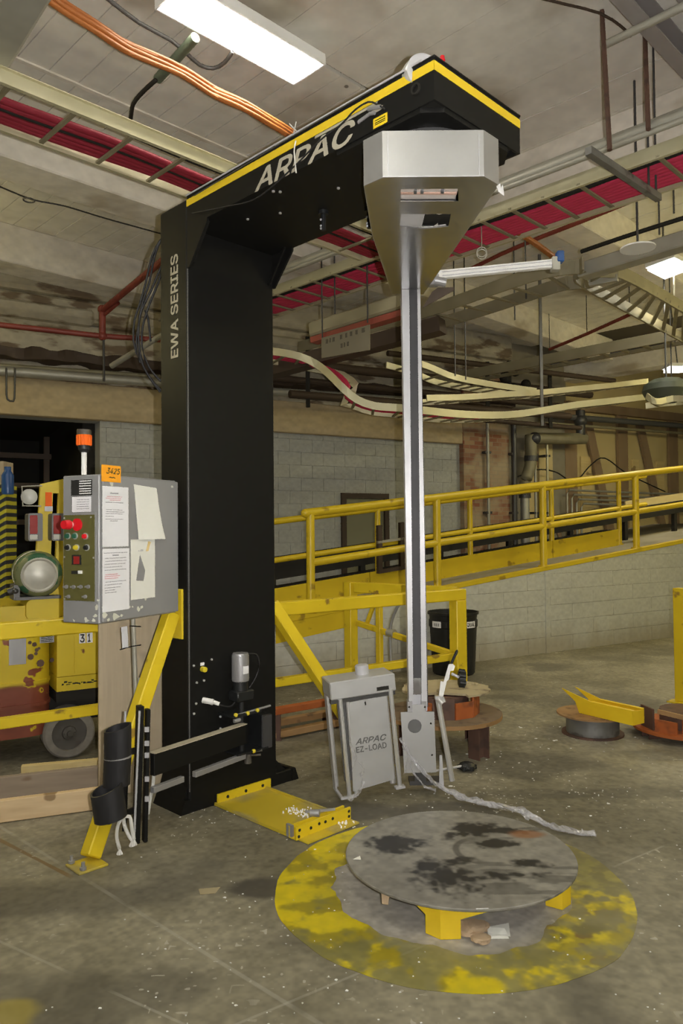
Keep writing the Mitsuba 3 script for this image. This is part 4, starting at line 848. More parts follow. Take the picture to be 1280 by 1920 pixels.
# curled sheet hanging by its top edge
nx, nz = 8, 14
gx, gz = np.meshgrid(np.linspace(0, 1, nx), np.linspace(0, 1, nz))
o = .002 + .028 * (1 - gz) ** 2 * (.25 + .75 * gx) + .01 * np.sin(gx * PI) * (1 - gz)
xx = .235 + .03 * (1 - gz) ** .8 + gx * .185 + .012 * (1 - gz) ** 2 * gx; zz_ = .425 + gz * .295 - .012 * gx * (gz > .9)
v = DO + xx[..., None] * dd + zz_[..., None] * np.array([0, 0, 1]) + o[..., None] * ddn
f = [(i * nx + j, i * nx + j + 1, (i + 1) * nx + j) for i in range(nz - 1) for j in range(nx - 1)] + [(i * nx + j + 1, (i + 1) * nx + j + 1, (i + 1) * nx + j) for i in range(nz - 1) for j in range(nx - 1)]
vv = v.reshape(-1, 3)
k = obj('curled_sheet', trimesh.Trimesh(np.vstack([vv, vv - ddn * .0008]), np.vstack([f, np.array(f)[:, ::-1] + len(vv)]), process=False), 'mat_paper_cream', smooth=True)
tag(k, 'cream curled sheet hanging loose on the right of the cabinet door', 'paper', 'papers taped to the control cabinet')
torn = rect(.212, .405, .105, .425).difference(sg.Polygon([(.283, .345), (.252, .205), (.312, .20), (.325, .255)]))
k = obj('torn_sheet', plate(torn, DO, dd, (0, 0, 1), .0008, .0022), 'mat_paper_cream')
tag(k, 'cream sheet with a torn triangular hole, below the curled sheet', 'paper', 'papers taped to the control cabinet')
obj('print', [dp(.27, .31, .362, .365, .0022, .0028), dp(.285, .31, .368, .370, .0022, .0028)], 'mat_ink', k)
obj('tape', [plate([(.33, .36), (.35, .36), (.37, .41), (.35, .415)], DO, dd, (0, 0, 1), .0022, .003)], 'mat_pine_yellow', k)
tg = obj('orange_tag', plate(rect(-.004, .135, .722, .808), DO, dd, (0, 0, 1), .003, .0042), 'mat_orange_tag')
tag(tg, 'bright orange tag with handwritten 3425 on the cabinet top corner', 'tag')
to = lambda x, z: DO + dd * x + np.array([0, 0, z]) + ddn * .0044
obj('number', text('3425', to(.03, .764), dd, (.1, .1, 1), .030, .092, .0008, False, .15), 'mat_ink_black', tg)
obj('scribble', [tube([to(.05, .744), to(.06, .748), to(.07, .743), to(.08, .747), to(.095, .742)], .002, 5)], 'mat_ink_black', tg)
# beacon on its pole, on the near top corner
bo = np.array(at(CB, .0, .105, CH)); bo[2] = 1.904
be = obj('beacon', lathe([(.0, .115), (.020, .115), (.024, .125), (.03, .13), (.03, .15), (0, .15)], bo, 24), 'mat_black_plastic', cab, smooth=40, label='amber signal beacon on a short white pole')
obj('pole', cyl(bo, bo + (0, 0, .12), .0135, 16), 'mat_white', be, smooth=40)
obj('lens', [lathe([(0, .15), (.036, .15), (.036, .205), (0, .205)], bo, 28)] + [cyl(bo + (.035 * math.cos(t), .035 * math.sin(t), .152), bo + (.035 * math.cos(t), .035 * math.sin(t), .203), .004, 6) for t in np.arange(16) * PI / 8], 'mat_amber', be, smooth=40)
obj('cap', lathe([(0, .205), (.036, .205), (.036, .228), (.034, .232), (0, .232)], bo, 28), 'mat_smoke', be, smooth=40)
# conduit and small tag below the cabinet
cd_ = thing('conduit', 'thin grey metal conduit pipe running down behind the yellow brace', 'conduit')
obj('pipe', cyl((-1.155, 4.30, .02), (-1.195, 4.30, 1.145), .014, 12), 'mat_galv', cd_, smooth=40)
obj('pipe', cyl((-1.09, 4.20, .02), (-1.13, 4.20, .80), .014, 12), 'mat_galv', cd_, smooth=40)
k = obj('hanging_card', plate([(0, 0), (.034, .01), (.028, .13), (-.006, .125)], (-1.24, 4.25, .95), (1, .1, 0), (0, 0, 1), 0, .002), 'mat_paper', label=None)
tag(k, 'small white card tied to the conduit under the cabinet', 'card')
obj('tie', [tube([(-1.25, 4.24, .95), (-1.19, 4.26, .965), (-1.14, 4.27, .97)], .003, 5), tube([(-1.2, 4.26, 1.08), (-1.14, 4.27, 1.075)], .003, 5)], 'mat_black_plastic', k)

# ---------------------------------------------------------------- plywood sheet and timbers on the left
k = obj('plywood_sheet', tf(prism(rect(0, .50, 0, 1.25), 0, .018), np.array([[.82, 0, -.57, -1.462], [.57, 0, .82, 4.53], [0, 1, 0, .02], [0, 0, 0, 1.0]])), 'mat_plywood')
tag(k, 'upright brown plywood sheet standing behind the yellow brace', 'plywood')
def timber(name, label, p0, p1, w, h, mat):
    k = obj(name, bar(p0, p1, w, h, c=.004), mat); tag(k, label, 'timber', 'loose timbers on the floor'); return k
timber('timber', 'pale pine timber lying in front, nearest of the loose timbers on the left', (-2.45, 4.018, .064), (-1.30, 4.473, .064), .042, .122, 'mat_pine')
timber('timber', 'weathered grey timber lying behind the pale pine timber', (-2.70, 4.36, .07), (-1.36, 4.86, .07), .045, .135, 'mat_pine_grey')
timber('timber', 'short yellow pine timber, farthest of the loose timbers beside the plywood', (-2.05, 4.82, .09), (-1.35, 5.02, .09), .05, .09, 'mat_pine_yellow')

# ---------------------------------------------------------------- guard rails behind the machine
gr = thing('guard_rail', 'yellow tubular guard rail running behind the cabinet and the black column', 'guard rail')
G = lambda a, n, z: at(FG, a, n, z)
obj('top_bar', tf(box(-2.2, 3.37, -.05, .05, 1.0, 1.095, .006), FG), 'mat_yellow', gr)
obj('lower_bar', tf(box(-2.2, 3.3, -.03, .03, .49, .55, .005), FG), 'mat_yellow', gr)
obj('corner_post', tf(box(3.25, 3.37, -.05, .05, 0, 1.0, .006), FG), 'mat_yellow', gr)
obj('post', tf(box(-2.2, -2.1, -.05, .05, 0, .985, .006), FG), 'mat_yellow', gr)
obj('post', tf(box(.95, 1.03, -.05, .05, 0, .985, .006), FG), 'mat_yellow', gr)
g2 = thing('gate_frame', 'yellow tubular gate frame with swing arms between the guard rail and the ramp', 'gate')
gb, ga = np.array([.083, 7.5, 0]), np.array([1.05, 6.66, 0])
obj('top_bar', bar(ga * .06 + gb * .94 + (0, 0, 1.05), ga * .95 + gb * .05 + (0, 0, 1.05), .10, .10, c=.006), 'mat_yellow', g2)
obj('post', bar(gb + (0, 0, 0), gb + (0, 0, 1.1), .10, .10, upv=(.75, .66, 0), c=.006), 'mat_yellow', g2)
gl = lambda t, z: gb * (1 - t) + ga * t + np.array([0, 0, z])
obj('swing_arm', bar(gl(.06, .70), gl(.93, .50), .05, .05, c=.005), 'mat_rail', g2)
obj('swing_arm', bar(gl(.30, .30), gl(.86, .46), .06, .06, c=.005), 'mat_rail', g2)
obj('stile', bar(gl(.28, .12), gl(.28, 1.0), .06, .05, upv=(.75, .66, 0), c=.005), 'mat_rail', g2)
obj('stay', bar(gl(.16, .70), gl(.27, 1.0), .035, .035, c=.004), 'mat_rail', g2)
obj('hose', tube([gl(.52, 1.0), gl(.46, .90), gl(.40, .76), gl(.38, .60), gl(.385, .40), gl(.39, .1)], .014, 8), 'mat_steel_grey', g2, smooth=True)
obj('clamp', cyl(gl(.36, .64), gl(.42, .63), .04, 14), 'mat_galv', g2, smooth=40)
k = obj('gate_backing', bar(gl(.60, .05), gl(.60, 1.0), .07, .03, upv=(.75, .66, 0)), 'mat_brown_dark', g2)
g3 = thing('guard_post', 'yellow steel guard post at the right edge behind the orange spool', 'post')
obj('post', tf(box(-.05, .05, -.05, .05, .012, 1.05, .006), frame(3.12, 6.96, .8, .6, -.6, .8)), 'mat_yellow', g3)
obj('base', tf(box(-.10, .10, -.10, .10, 0, .012), frame(3.12, 6.96, .8, .6, -.6, .8)), 'mat_yellow', g3)

# ---------------------------------------------------------------- steel spools and stands on the right
def ibeam_leg(x, y, h, a):
    m = [box(-.05, .05, -.055, -.045, 0, h), box(-.05, .05, .045, .055, 0, h), box(-.005, .005, -.045, .045, 0, h)]
    return tf(m, frame(x, y, math.cos(a), math.sin(a), -math.sin(a), math.cos(a)))
sp = thing('spool_table', 'rusty round steel stand on beam legs behind the mast, with an orange hub', 'spool stand')
SC = (.735, 5.60, 0)
obj('lower_plate', lathe([(0, .235), (.43, .235), (.43, .262), (0, .262)], SC, 56), 'mat_rust_plate', sp, smooth=30)
obj('rim', lathe([(.415, .2618), (.432, .2618), (.432, .234), (.415, .234)], SC, 56), 'mat_rust_edge', sp, smooth=30)
for a in (-.9, .67, 2.24, 3.81): obj('leg', ibeam_leg(SC[0] + .345 * math.cos(a), SC[1] + .345 * math.sin(a), .235, a), 'mat_rust_brown', sp)
for k in range(5):
    a = -2.3 + k * .62
    obj('hub_plate', bar((SC[0] + .25 * math.cos(a), SC[1] + .25 * math.sin(a), .262), (SC[0] + .25 * math.cos(a), SC[1] + .25 * math.sin(a), .262 + (.145 if k % 2 else .115)), .155, .014, upv=(math.cos(a), math.sin(a), 0)), 'mat_rust_orange' if k != 1 else 'mat_rust_brown', sp)
obj('hub', lathe([(0, .262), (.19, .262), (.19, .40), (0, .40)], SC, 36), 'mat_rust_brown', sp, smooth=30)
wob = np.random.default_rng(3)
up_ = [(SC[0] + .03 + (.33 + .02 * wob.uniform(-1, 1)) * math.cos(t), SC[1] + .06 + (.31 + .02 * wob.uniform(-1, 1)) * math.sin(t)) for t in np.arange(30) * 2 * PI / 30]
up_ = sg.Polygon(up_).difference(sg.Polygon([(.50, 5.2), (.92, 5.2), (.88, 5.44), (.70, 5.50), (.5, 5.45)]))
obj('upper_plate', prism(up_, .41, .425), 'mat_dusty_plate', sp)
obj('rubble', [trimesh.creation.icosphere(1, r).apply_translation((x, y, .43)) for x, y, r in ((.95, 5.80, .015), (.99, 5.77, .012), (1.01, 5.74, .014), (.92, 5.83, .01), (.70, 5.52, .02), (.73, 5.54, .015))], 'mat_dusty_plate', sp)
s2 = thing('cable_spool', 'low rusty steel spool on the floor under the yellow channel', 'spool')
C2 = (1.955, 5.95, 0)
obj('top_flange', lathe([(0, .150), (.27, .150), (.27, .162), (0, .162)], C2, 48), 'mat_rust_edge', s2, smooth=30)
obj('drum', lathe([(0, .012), (.20, .012), (.20, .15), (0, .15)], C2, 48), 'mat_drum_steel', s2, smooth=30)
obj('bottom_flange', lathe([(0, 0), (.235, 0), (.235, .012), (0, .012)], C2, 48), 'mat_rust_brown', s2, smooth=30)
yc = thing('yellow_channel', 'bright yellow bent steel channel lying on the low spool', 'channel')
Y0, Y1 = np.array([1.85, 5.93, .164]), np.array([2.115, 5.53, .164])
yd = Y1 - Y0; YL = np.linalg.norm(yd); yd = yd / YL; yn = np.array([-yd[1], yd[0], 0])
YC = np.eye(4); YC[:3, 0] = yd; YC[:3, 1] = yn; YC[:3, 3] = Y0
obj('web', tf(box(-.0, YL, .0, .13, 0, .006), YC), 'mat_stripe', yc)
obj('side', tf(prism([(0, 0), (YL, 0), (YL, .10), (.12, .105), (-.17, .165), (-.04, .085)], 0, .006, YC @ np.array([[1, 0, 0, 0], [0, 0, 1, -.006], [0, 1, 0, 0], [0, 0, 0, 1.0]])), np.eye(4)), 'mat_stripe', yc)
obj('side', tf(prism([(.0, 0), (YL, 0), (YL, .105), (.1, .11), (-.15, .165), (-.02, .09)], 0, .006, YC @ np.array([[1, 0, 0, 0], [0, 0, 1, .125], [0, 1, 0, 0], [0, 0, 0, 1.0]])), np.eye(4)), 'mat_stripe', yc)
obj('end_plate', tf(box(YL - .006, YL, 0, .13, 0, .10), YC), 'mat_stripe', yc)
obj('lip', tf([box(.1, YL, -.006, .03, .10, .106), box(.1, YL, .1, .131, .105, .111)], YC), 'mat_stripe', yc)
s3 = thing('orange_spool', 'orange rusted spool hub on a low stand, cut by the right edge', 'spool stand')
C3 = (2.66, 5.86, 0)
obj('base_plate', lathe([(0, .055), (.40, .055), (.40, .075), (0, .075)], C3, 52), 'mat_rust_orange', s3, smooth=30)
obj('hub', lathe([(0, .075), (.20, .075), (.20, .20), (0, .20)], C3, 36), 'mat_rust_brown', s3, smooth=30)
for k, a in enumerate((-3.0, -2.45, -1.85, -1.25)):
    obj('hub_plate', bar((C3[0] + .33 * math.cos(a), C3[1] + .33 * math.sin(a), .075), (C3[0] + .33 * math.cos(a), C3[1] + .33 * math.sin(a), (.235, .165, .20, .2)[k]), .17, .014, upv=(math.cos(a), math.sin(a), 0)), ('mat_rust_brown', 'mat_rust_orange', 'mat_rust_orange', 'mat_rust_brown')[k], s3)
for a in (-3.0, -1.9, -.8, 1.2): obj('block', ibeam_leg(C3[0] + .3 * math.cos(a), C3[1] + .3 * math.sin(a), .055, a), 'mat_rust_brown', s3)
obj('edge_bar', bar((2.33, 5.62, .245), (2.55, 5.50, .205), .03, .03), 'mat_rust_edge', s3)
# stacked rusty bars on the floor behind the column
rb = 'rusty steel bars lying on the floor right of the column'
for i, (a0, a1, n, z) in enumerate(((1.45, 2.55, .35, .04), (1.45, 2.5, .35, .22), (1.4, 2.6, .62, .05))):
    p0, p1 = G(a0, n, z), G(a1, n, z + .0)
    k = thing('rusty_bar', ('lowest rusty steel bar on the floor between the column and the film carriage', 'upper rusty steel bar resting on blocks between the column and the film carriage', 'rusty steel bar lying farthest back behind the other two bars')[i], 'steel bar', rb)
    obj('bar', bar(p0, p1, .07, .05, c=.004), ('mat_rust_edge', 'mat_rust_orange', 'mat_rust_edge')[i], k)
    for t in (.2, .8):
        q = p0 * (1 - t) + p1 * t
        if z > .06: obj('block', box(q[0] - .05, q[0] + .05, q[1] - .03, q[1] + .03, .0, z - .025), 'mat_rust_brown', k)
        else: obj('block', box(q[0] - .05, q[0] + .05, q[1] - .03, q[1] + .03, .0, z - .024), 'mat_rust_brown', k)
# trash can
tc = thing('trash_can', 'round black plastic trash can with two white labels against the ramp wall', 'trash can')
TC = (1.245, 8.50, 0)
obj('body', lathe([(0, 0), (.22, 0), (.235, .02), (.262, .52), (.272, .53), (.272, .60), (.262, .605), (.268, .66), (.285, .665), (.285, .692), (.270, .692), (.255, .60), (.22, .03), (0, .02)], TC, 48), 'mat_black_plastic', tc, smooth=40)
for a0, s in ((-2.70, 'CAN'), (-1.15, 'QUAL')):
    pts = [(.2745 * math.cos(a0 + t), .2745 * math.sin(a0 + t)) for t in np.linspace(0, .48, 8)]
    v = np.array([(TC[0] + x, TC[1] + y, z) for z in (.53, .60) for x, y in pts]); n = len(pts)
    lb = obj('label', trimesh.Trimesh(v, [(i, i + 1, i + n) for i in range(n - 1)] + [(i + 1, i + n + 1, i + n) for i in range(n - 1)], process=False), 'mat_paper', tc)
    if s == 'QUAL':
        for j, ch in enumerate(s):
            a = a0 + .02 + j * .115
            obj('letter', text(ch, (TC[0] + .2752 * math.cos(a), TC[1] + .2752 * math.sin(a), .545), (-math.sin(a + .04), math.cos(a + .04), 0), ZD, .042, .026, .001), 'mat_ink_black', lb)
    else:
        obj('print', [plate(rect(0, .016, 0, .03), (TC[0] + .2752 * math.cos(a), TC[1] + .2752 * math.sin(a), .548), (-math.sin(a), math.cos(a), 0), ZD, 0, .001) for a in (a0 + .12, a0 + .22, a0 + .33)], 'mat_ink', lb)
# ---------------------------------------------------------------- forklift behind the rail, seen from the side, rear to the left
fk = thing('forklift', 'worn yellow forklift truck with a small rear wheel, parked behind the guard rail', 'forklift')
n0, n1 = -1.432, -.60
FS = lambda poly, a=n0, b=n1: tf(prism(poly, 0, b - a, np.array([[1, 0, 0, 0], [0, 0, 1, a], [0, 1, 0, 0], [0, 0, 0, 1.0]])), FR)
bod = rounded(-6.05, -5.175, .19, .99, .05)
cwt = prism(rounded(-6.05, -5.18, n0, n1, .16), .19, .985)
obj('counterweight', tf(cwt, FR), 'mat_truck', fk, smooth=30, label='yellow counterweight with rust red lower part')
obj('ledge', tf([prism(rounded(-6.05, -5.175, n0 - .012, n1, .16), .555, .575), prism(rounded(-6.05, -5.175, n0 - .02, n1, .16), .40, .42)], FR), 'mat_truck', fk)
obj('recess', FS(rect(-5.47, -5.36, .70, .93), n0 - .003, n0 + .004), 'mat_steel_grey', fk, label='grey panel set in the counterweight')
obj('deck', [FS([(-6.0, .985), (-5.12, .985), (-5.12, 1.06), (-5.30, 1.10), (-6.0, 1.10)], n0 + .05, n1)], 'mat_truck_yellow', fk)
obj('hump', FS(rounded(-5.36, -5.13, 1.0, 1.145, .04), n0 - .01, n0 + .30), 'mat_truck_yellow', fk, smooth=30)
obj('side_panel', FS(rect(-5.155, -4.15, .585, .925), n0, n1), 'mat_truck_yellow', fk, label='yellow side panel with the number 31')
obj('side_door', FS(rect(-5.035, -4.4, .60, .905), n0 - .006, n0 + .01), 'mat_truck_yellow', fk)
obj('sill', FS(rect(-5.155, -4.15, .478, .58), n0 + .01, n1), 'mat_truck_yellow', fk)
obj('frame', FS(rect(-5.155, -4.15, .40, .475), n0 + .03, n1), 'mat_dark', fk)
obj('under_frame', FS(rect(-5.9, -4.2, .22, .40), n0 + .2, n1 - .1), 'mat_dark', fk)
rng2 = np.random.default_rng(8)
obj('worn_print', [FS(rect(a, a + rng2.uniform(.008, .03), z, z + rng2.uniform(.004, .016)), n0 + .0085, n0 + .011) for a, z in zip(np.linspace(-5.12, -4.9, 16), .525 + .012 * rng2.uniform(-1, 1, 16))], 'mat_dark', fk)
num = obj('number_plate', [FS(rect(-5.005, -4.96, .812, .885), n0 - .008, n0 - .005), FS(rect(-4.952, -4.91, .812, .885), n0 - .008, n0 - .005)], 'mat_paper', fk)
fo = lambda s, z, n=n0 - .0085: at(FR, s, n, z)
RD = (.8603, .5098, 0)
obj('digit', text('3', fo(-4.998, .820), RD, ZD, .056, .032, .001), 'mat_ink_black', num)
obj('digit', text('1', fo(-4.944, .820), RD, ZD, .056, .020, .001), 'mat_ink_black', num)
dpl = obj('data_plate', FS(rect(-5.27, -5.175, .835, .885), n0 - .004, n0 - .001), 'mat_steel_grey', fk)
obj('print', [FS(rect(-5.262, -5.185, z, z + .005), n0 - .0055, n0 - .004) for z in (.842, .853, .865, .876)], 'mat_dark', dpl)
for s, z, r in ((-5.335, .845, .013), (-5.305, .83, .016), (-5.29, .79, .014), (-5.275, .80, .01), (-5.33, .745, .022), (-5.295, .765, .012), (-5.265, .695, .026), (-5.19, .71, .016)): obj('paint_chip', FS(sg.Point(s, z).buffer(r, 2), n0 - .0025, n0 - .0005), 'mat_rust_brown', fk)
obj('wheel', tf(turn(lathe([(0, -.08), (.165, -.08), (.178, -.065), (.178, .065), (.165, .08), (.12, .08), (.12, .05), (0, .05)], n=48), (0, -1, 0), (-5.07, -1.36, .178)), FR), 'mat_tyre', fk, smooth=40, label='small grey rear wheel')
obj('hub', tf(turn(lathe([(0, .03), (.118, .03), (.118, .055), (.09, .05), (.05, .052), (.045, .07), (.02, .075), (.018, .09), (0, .09)], n=36), (0, -1, 0), (-5.07, -1.365, .178)), FR), 'mat_hub', fk, smooth=40)
for k in range(6): obj('wheel_nut', tf(cyl((-5.07 + .036 * math.cos(k * PI / 3), -1.425, .178 + .036 * math.sin(k * PI / 3)), (-5.07 + .036 * math.cos(k * PI / 3), -1.45, .178 + .036 * math.sin(k * PI / 3)), .007, 6), FR), 'mat_hub', fk)
# rear leg of the overhead guard with a long opening
legp = sg.Polygon([(-5.30, 1.08), (-5.095, 1.0), (-5.04, 1.95), (-5.04, 2.02), (-5.25, 1.965)]).difference(sg.Polygon([(-5.185, 1.20), (-5.155, 1.2), (-5.125, 1.90), (-5.165, 1.90)]))
obj('guard_leg', FS(legp, n0 + .10, n0 + .15), 'mat_truck_yellow', fk, label='yellow overhead guard leg')
stk = obj('sticker', FS(rect(-5.235, -5.19, 1.80, 1.90), n0 - .0115, n0 - .010), 'mat_amber', fk)
obj('sticker', FS(rect(-5.24, -5.185, 1.765, 1.80), n0 - .0115, n0 - .010), 'mat_steel_grey', fk)
for s, lab in ((-5.345, 'tail light'), (-5.19, 'tail light')):
    tl = obj('tail_light', FS(rounded(s - .01, s + .085, 1.555, 1.75, .015), n0 - .06, n0 + .10), 'mat_steel_dark2', fk, label='red and white tail light')
    obj('red_lens', FS(rounded(s, s + .05, 1.605, 1.735, .008), n0 - .068, n0 - .058), 'mat_lens_red', tl)
    obj('white_lens', FS(rounded(s, s + .05, 1.565, 1.60, .006), n0 - .066, n0 - .058), 'mat_lens_white', tl)
ml = obj('work_lamp', tf(turn(lathe([(0, 0), (.05, 0), (.055, .05), (.04, .06), (0, .06)], n=24), (-.2, -1, 0), (-5.335, n0 + .02, 1.865)), FR), 'mat_lens_white', fk, smooth=40)
obj('bracket', tf(tube([(-5.26, n0 - .02, 1.945), (-5.395, n0 - .05, 1.935), (-5.39, n0 - .06, 1.80), (-5.27, n0 - .04, 1.80)], .006, 6, smooth=False), FR), 'mat_galv', ml)
# gas bottle lying across the counterweight
gt = thing('gas_bottle', 'green gas bottle lying across the back of the forklift', 'gas bottle')
ax_ = np.array([-.09, -1, 0]); gc = (-5.255, n0 + .24, 1.318)
obj('bottle', tf(turn(lathe([(0, -.42), (.10, -.42), (.15, -.37), (.163, -.30), (.163, .20), (.15, .27), (.11, .305), (0, .32)], n=44), ax_, gc), FR), 'mat_tank', gt, smooth=40)
obj('end_dome', tf(turn(lathe([(.118, .298), (.122, .312), (.112, .318), (.10, .312), (.05, .325), (0, .328)], n=40), ax_, gc), FR), 'mat_tank_end', gt, smooth=40, label='pale scuffed end of the gas bottle')
obj('cradle', tf([box(-5.43, -5.13, n0 - .02, n0 + .3, 1.145, 1.165), box(-5.44, -5.40, n0 + .0, n0 + .2, 1.145, 1.25)], FR), 'mat_steel_dark2', gt)
obj('strap', tf(turn(lathe([(.163, .02), (.167, .02), (.167, .06), (.163, .06)], n=44), ax_, gc), FR), 'mat_galv', gt, smooth=40)
obj('valve', tf([cyl((-5.47, n0 + .03, 1.20), (-5.43, n0 + .02, 1.22), .025, 12), trimesh.creation.icosphere(1, .02).apply_translation((-5.43, n0 - .01, 1.21))], FR), 'mat_steel_dark', gt, smooth=40)
# hazard-striped post at the left edge, with a pale top
hp = thing('striped_post', 'yellow and black striped post at the left edge of the hall', 'post')
obj('post', box(-3.77, -3.17, 7.10, 7.35, 0, 2.08, .01), 'mat_hazard', hp)
obj('top', box(-3.75, -3.20, 7.12, 7.33, 2.08, 2.30), 'mat_plywood', hp)
k = obj('blue_bottle', [lathe([(0, 0), (.05, 0), (.055, .02), (.055, .18), (.03, .22), (.03, .26), (0, .26)], (-3.13, 7.05, 1.98), 20)], 'mat_sensor_blue', hp, smooth=40)
# dim racking inside the dark room beyond the opening
rk = thing('storage_rack', 'dim steel storage rack in the dark room behind the forklift', 'rack')
for s in (-7.6, -6.2, -5.1, -4.2): obj('upright', tf(box(s, s + .08, NB + 1.6, NB + 1.68, 0, 3.1), FR), 'mat_brown_dark', rk)
for z in (1.2, 1.75, 2.3, 2.75): obj('beam', tf(box(-7.6, -4.1, NB + 1.56, NB + 1.60, z, z + .08), FR), 'mat_brown_dark', rk)
# ---------------------------------------------------------------- turntable, film, ropes, litter
tt = thing('turntable', 'low round dark steel turntable plate on yellow legs inside the yellow floor ring', 'turntable')
TC2 = (.515, 3.425, 0)
obj('plate', lathe([(0, .138), (.507, .138), (.511, .142), (.511, .148), (.508, .151), (0, .151)], TC2, 72), 'mat_disc', tt, smooth=30, label='stained dark steel disc')
for k in range(4):
    a = math.radians((-108, -21, 70, 150)[k]); rr = .425 if k != 1 else .44
    c, s = math.cos(a), math.sin(a)
    t = np.array([[c, -s, 0, TC2[0] + rr * c], [s, c, 0, TC2[1] + rr * s], [0, 0, 1, 0], [0, 0, 0, 1.0]])
    hx = .075
    lg = obj('leg', tf(prism([(-.06, -.05), (.01, -.066), (.04, 0.0), (.012, .075), (-.06, .055)], .002, .139), t), 'mat_stripe', tt, label='yellow folded steel leg')
    for sg_, L in ((1, .20), (-1, .115)):
        obj('wing', tf(hull([(.01, sg_ * .06, .138), (.01, sg_ * .06, .07), (-.0, sg_ * .06, .138), (0, sg_ * .06, .07), (-.045, sg_ * (.06 + L), .138), (-.05, sg_ * (.06 + L), .138), (-.045, sg_ * (.06 + L), .130), (-.05, sg_ * (.06 + L), .130)]), t), 'mat_stripe', lg)
obj('hub', lathe([(0, 0), (.09, 0), (.09, .138), (0, .138)], TC2, 28), 'mat_rust_brown', tt, smooth=30)
for (x, y, w, h, a, m) in ((.50, 2.925, .05, .012, 0, 'mat_paper'),):
    k = obj('tape_strip', bar((x, y - .006, .146), (x + w, y - .004, .146), .004, h), m, tt)
# clear film trailing from the carriage across the floor
film = thing('plastic_film', 'crumpled clear plastic film trailing from the carriage over the floor behind the turntable', 'plastic film')
rf = np.random.default_rng(11)
path0 = smooth_path([(.36, 4.60, .31), (.42, 4.595, .22), (.49, 4.585, .13), (.57, 4.58, .06), (.65, 4.53, .03), (.73, 4.43, .03), (.82, 4.355, .03), (.92, 4.28, .03), (1.01, 4.20, .025), (1.08, 4.10, .02), (1.13, 4.02, .015), (1.21, 3.985, .01), (1.31, 3.97, .008)], .012)
def ribbon(path, wd, seed, lift=.0):
    q = path.copy(); n = len(q); ph = rf.uniform(0, 6)
    kn = meshkit.noise(np.c_[np.arange(n) * .23, np.full(n, seed * 3.1), np.zeros(n)], seed)
    kx = meshkit.noise(np.c_[np.arange(n) * .16, np.full(n, seed * 1.7), np.ones(n)], seed + 5)
    tang = np.gradient(q, axis=0); side = np.c_[-tang[:, 1], tang[:, 0], tang[:, 2] * 0]; side /= np.linalg.norm(side, axis=1, keepdims=True) + 1e-9
    q = q + side * ((kx - .5) * wd * 1.2)[:, None]
    q[:, 2] = np.maximum(q[:, 2] + (kn - .45) * .03 + lift, .004)
    tw = ph + np.cumsum((kx - .35) * .55)
    half = wd * (.25 + .5 * kn)
    off = side * (np.cos(tw) * half)[:, None] + np.array([0, 0, 1]) * (np.sin(tw) * half * .6)[:, None]
    a, b = q - off, q + off
    a[:, 2] = np.maximum(a[:, 2], .003); b[:, 2] = np.maximum(b[:, 2], .003)
    mid = q + rf.normal(0, .006, q.shape); mid[:, 2] = np.maximum(mid[:, 2], .004)
    v = np.vstack([a, mid, b]); f = []
    for i in range(n - 1):
        for o1, o2 in ((0, n), (n, 2 * n)):
            f += [(o1 + i, o1 + i + 1, o2 + i), (o1 + i + 1, o2 + i + 1, o2 + i)]
    return trimesh.Trimesh(v, np.array(f), process=False)
for i in range(7): obj('strand', ribbon(path0, (.036, .03, .024, .03, .022, .038, .02)[i], i + 1), 'mat_film', film)
tail = smooth_path([(.40, 4.60, .20), (.43, 4.59, .12), (.50, 4.60, .05), (.56, 4.62, .02)], .012)
for i in range(2): obj('strand', ribbon(tail, .02, 30 + i), 'mat_film', film)
wisp = smooth_path([(.115, 4.50, .13), (.10, 4.49, .075), (.075, 4.46, .05), (.05, 4.40, .06), (.03, 4.31, .075)], .01)
for i in range(2): obj('strand', ribbon(wisp, .016, 20 + i), 'mat_film', film)
for (x, y, z0, z1) in ((.10, 4.495, .15, .22), (.045, 4.49, .2, .36), (.36, 4.58, .12, .34)):
    obj('strand', ribbon(smooth_path([(x, y, z0), (x + .02, y - .01, (z0 + z1) / 2), (x - .01, y, z1)], .01), .03, int(x * 100) + 3), 'mat_film', film)
# white rope: knotted tassel under the sleeve, and the length hanging behind the holder
rp = thing('rope_tassel', 'frayed white rope tassel hanging under the black rubber sleeves', 'rope')
for pts in ([(-1.09, 3.745, .215), (-1.118, 3.75, .16), (-1.125, 3.755, .10), (-1.112, 3.758, .045)], [(-1.09, 3.745, .215), (-1.085, 3.75, .16), (-1.066, 3.755, .11), (-1.05, 3.757, .085)], [(-1.095, 3.745, .20), (-1.06, 3.75, .205), (-1.05, 3.755, .14), (-1.04, 3.757, .09)]):
    obj('strand', tube(pts, .009, 8, .015), 'mat_rope', rp, smooth=True)
    e = np.array(pts[-1])
    obj('fray', [cyl(e, e + (.012 * math.cos(t), .012 * math.sin(t), -.028), .004, 5, .006) for t in np.arange(6)], 'mat_rope', rp)
obj('knot', tf(trimesh.creation.icosphere(2, .018), frame(-1.09, 3.745, 1, 0, 0, 1) @ np.diag([1, 1, 1, 1.0]) + np.array([[0, 0, 0, 0], [0, 0, 0, 0], [0, 0, 0, .215], [0, 0, 0, 0.0]])), 'mat_rope', rp, smooth=True)
rp2 = thing('hanging_rope', 'white rope hanging behind the upright black brush holder', 'rope')
obj('rope', tube([(-1.010, 3.985, .45), (-.997, 3.984, .38), (-1.004, 3.986, .28), (-1.02, 3.988, .2), (-1.03, 3.989, .13)], .009, 8, .02), 'mat_rope', rp2, smooth=True)
obj('tail', tube([(-1.155, 3.69, .52), (-1.157, 3.69, .57), (-1.15, 3.69, .60), (-1.152, 3.685, .615)], .011, 8, .015), 'mat_rope', rp2, smooth=True)
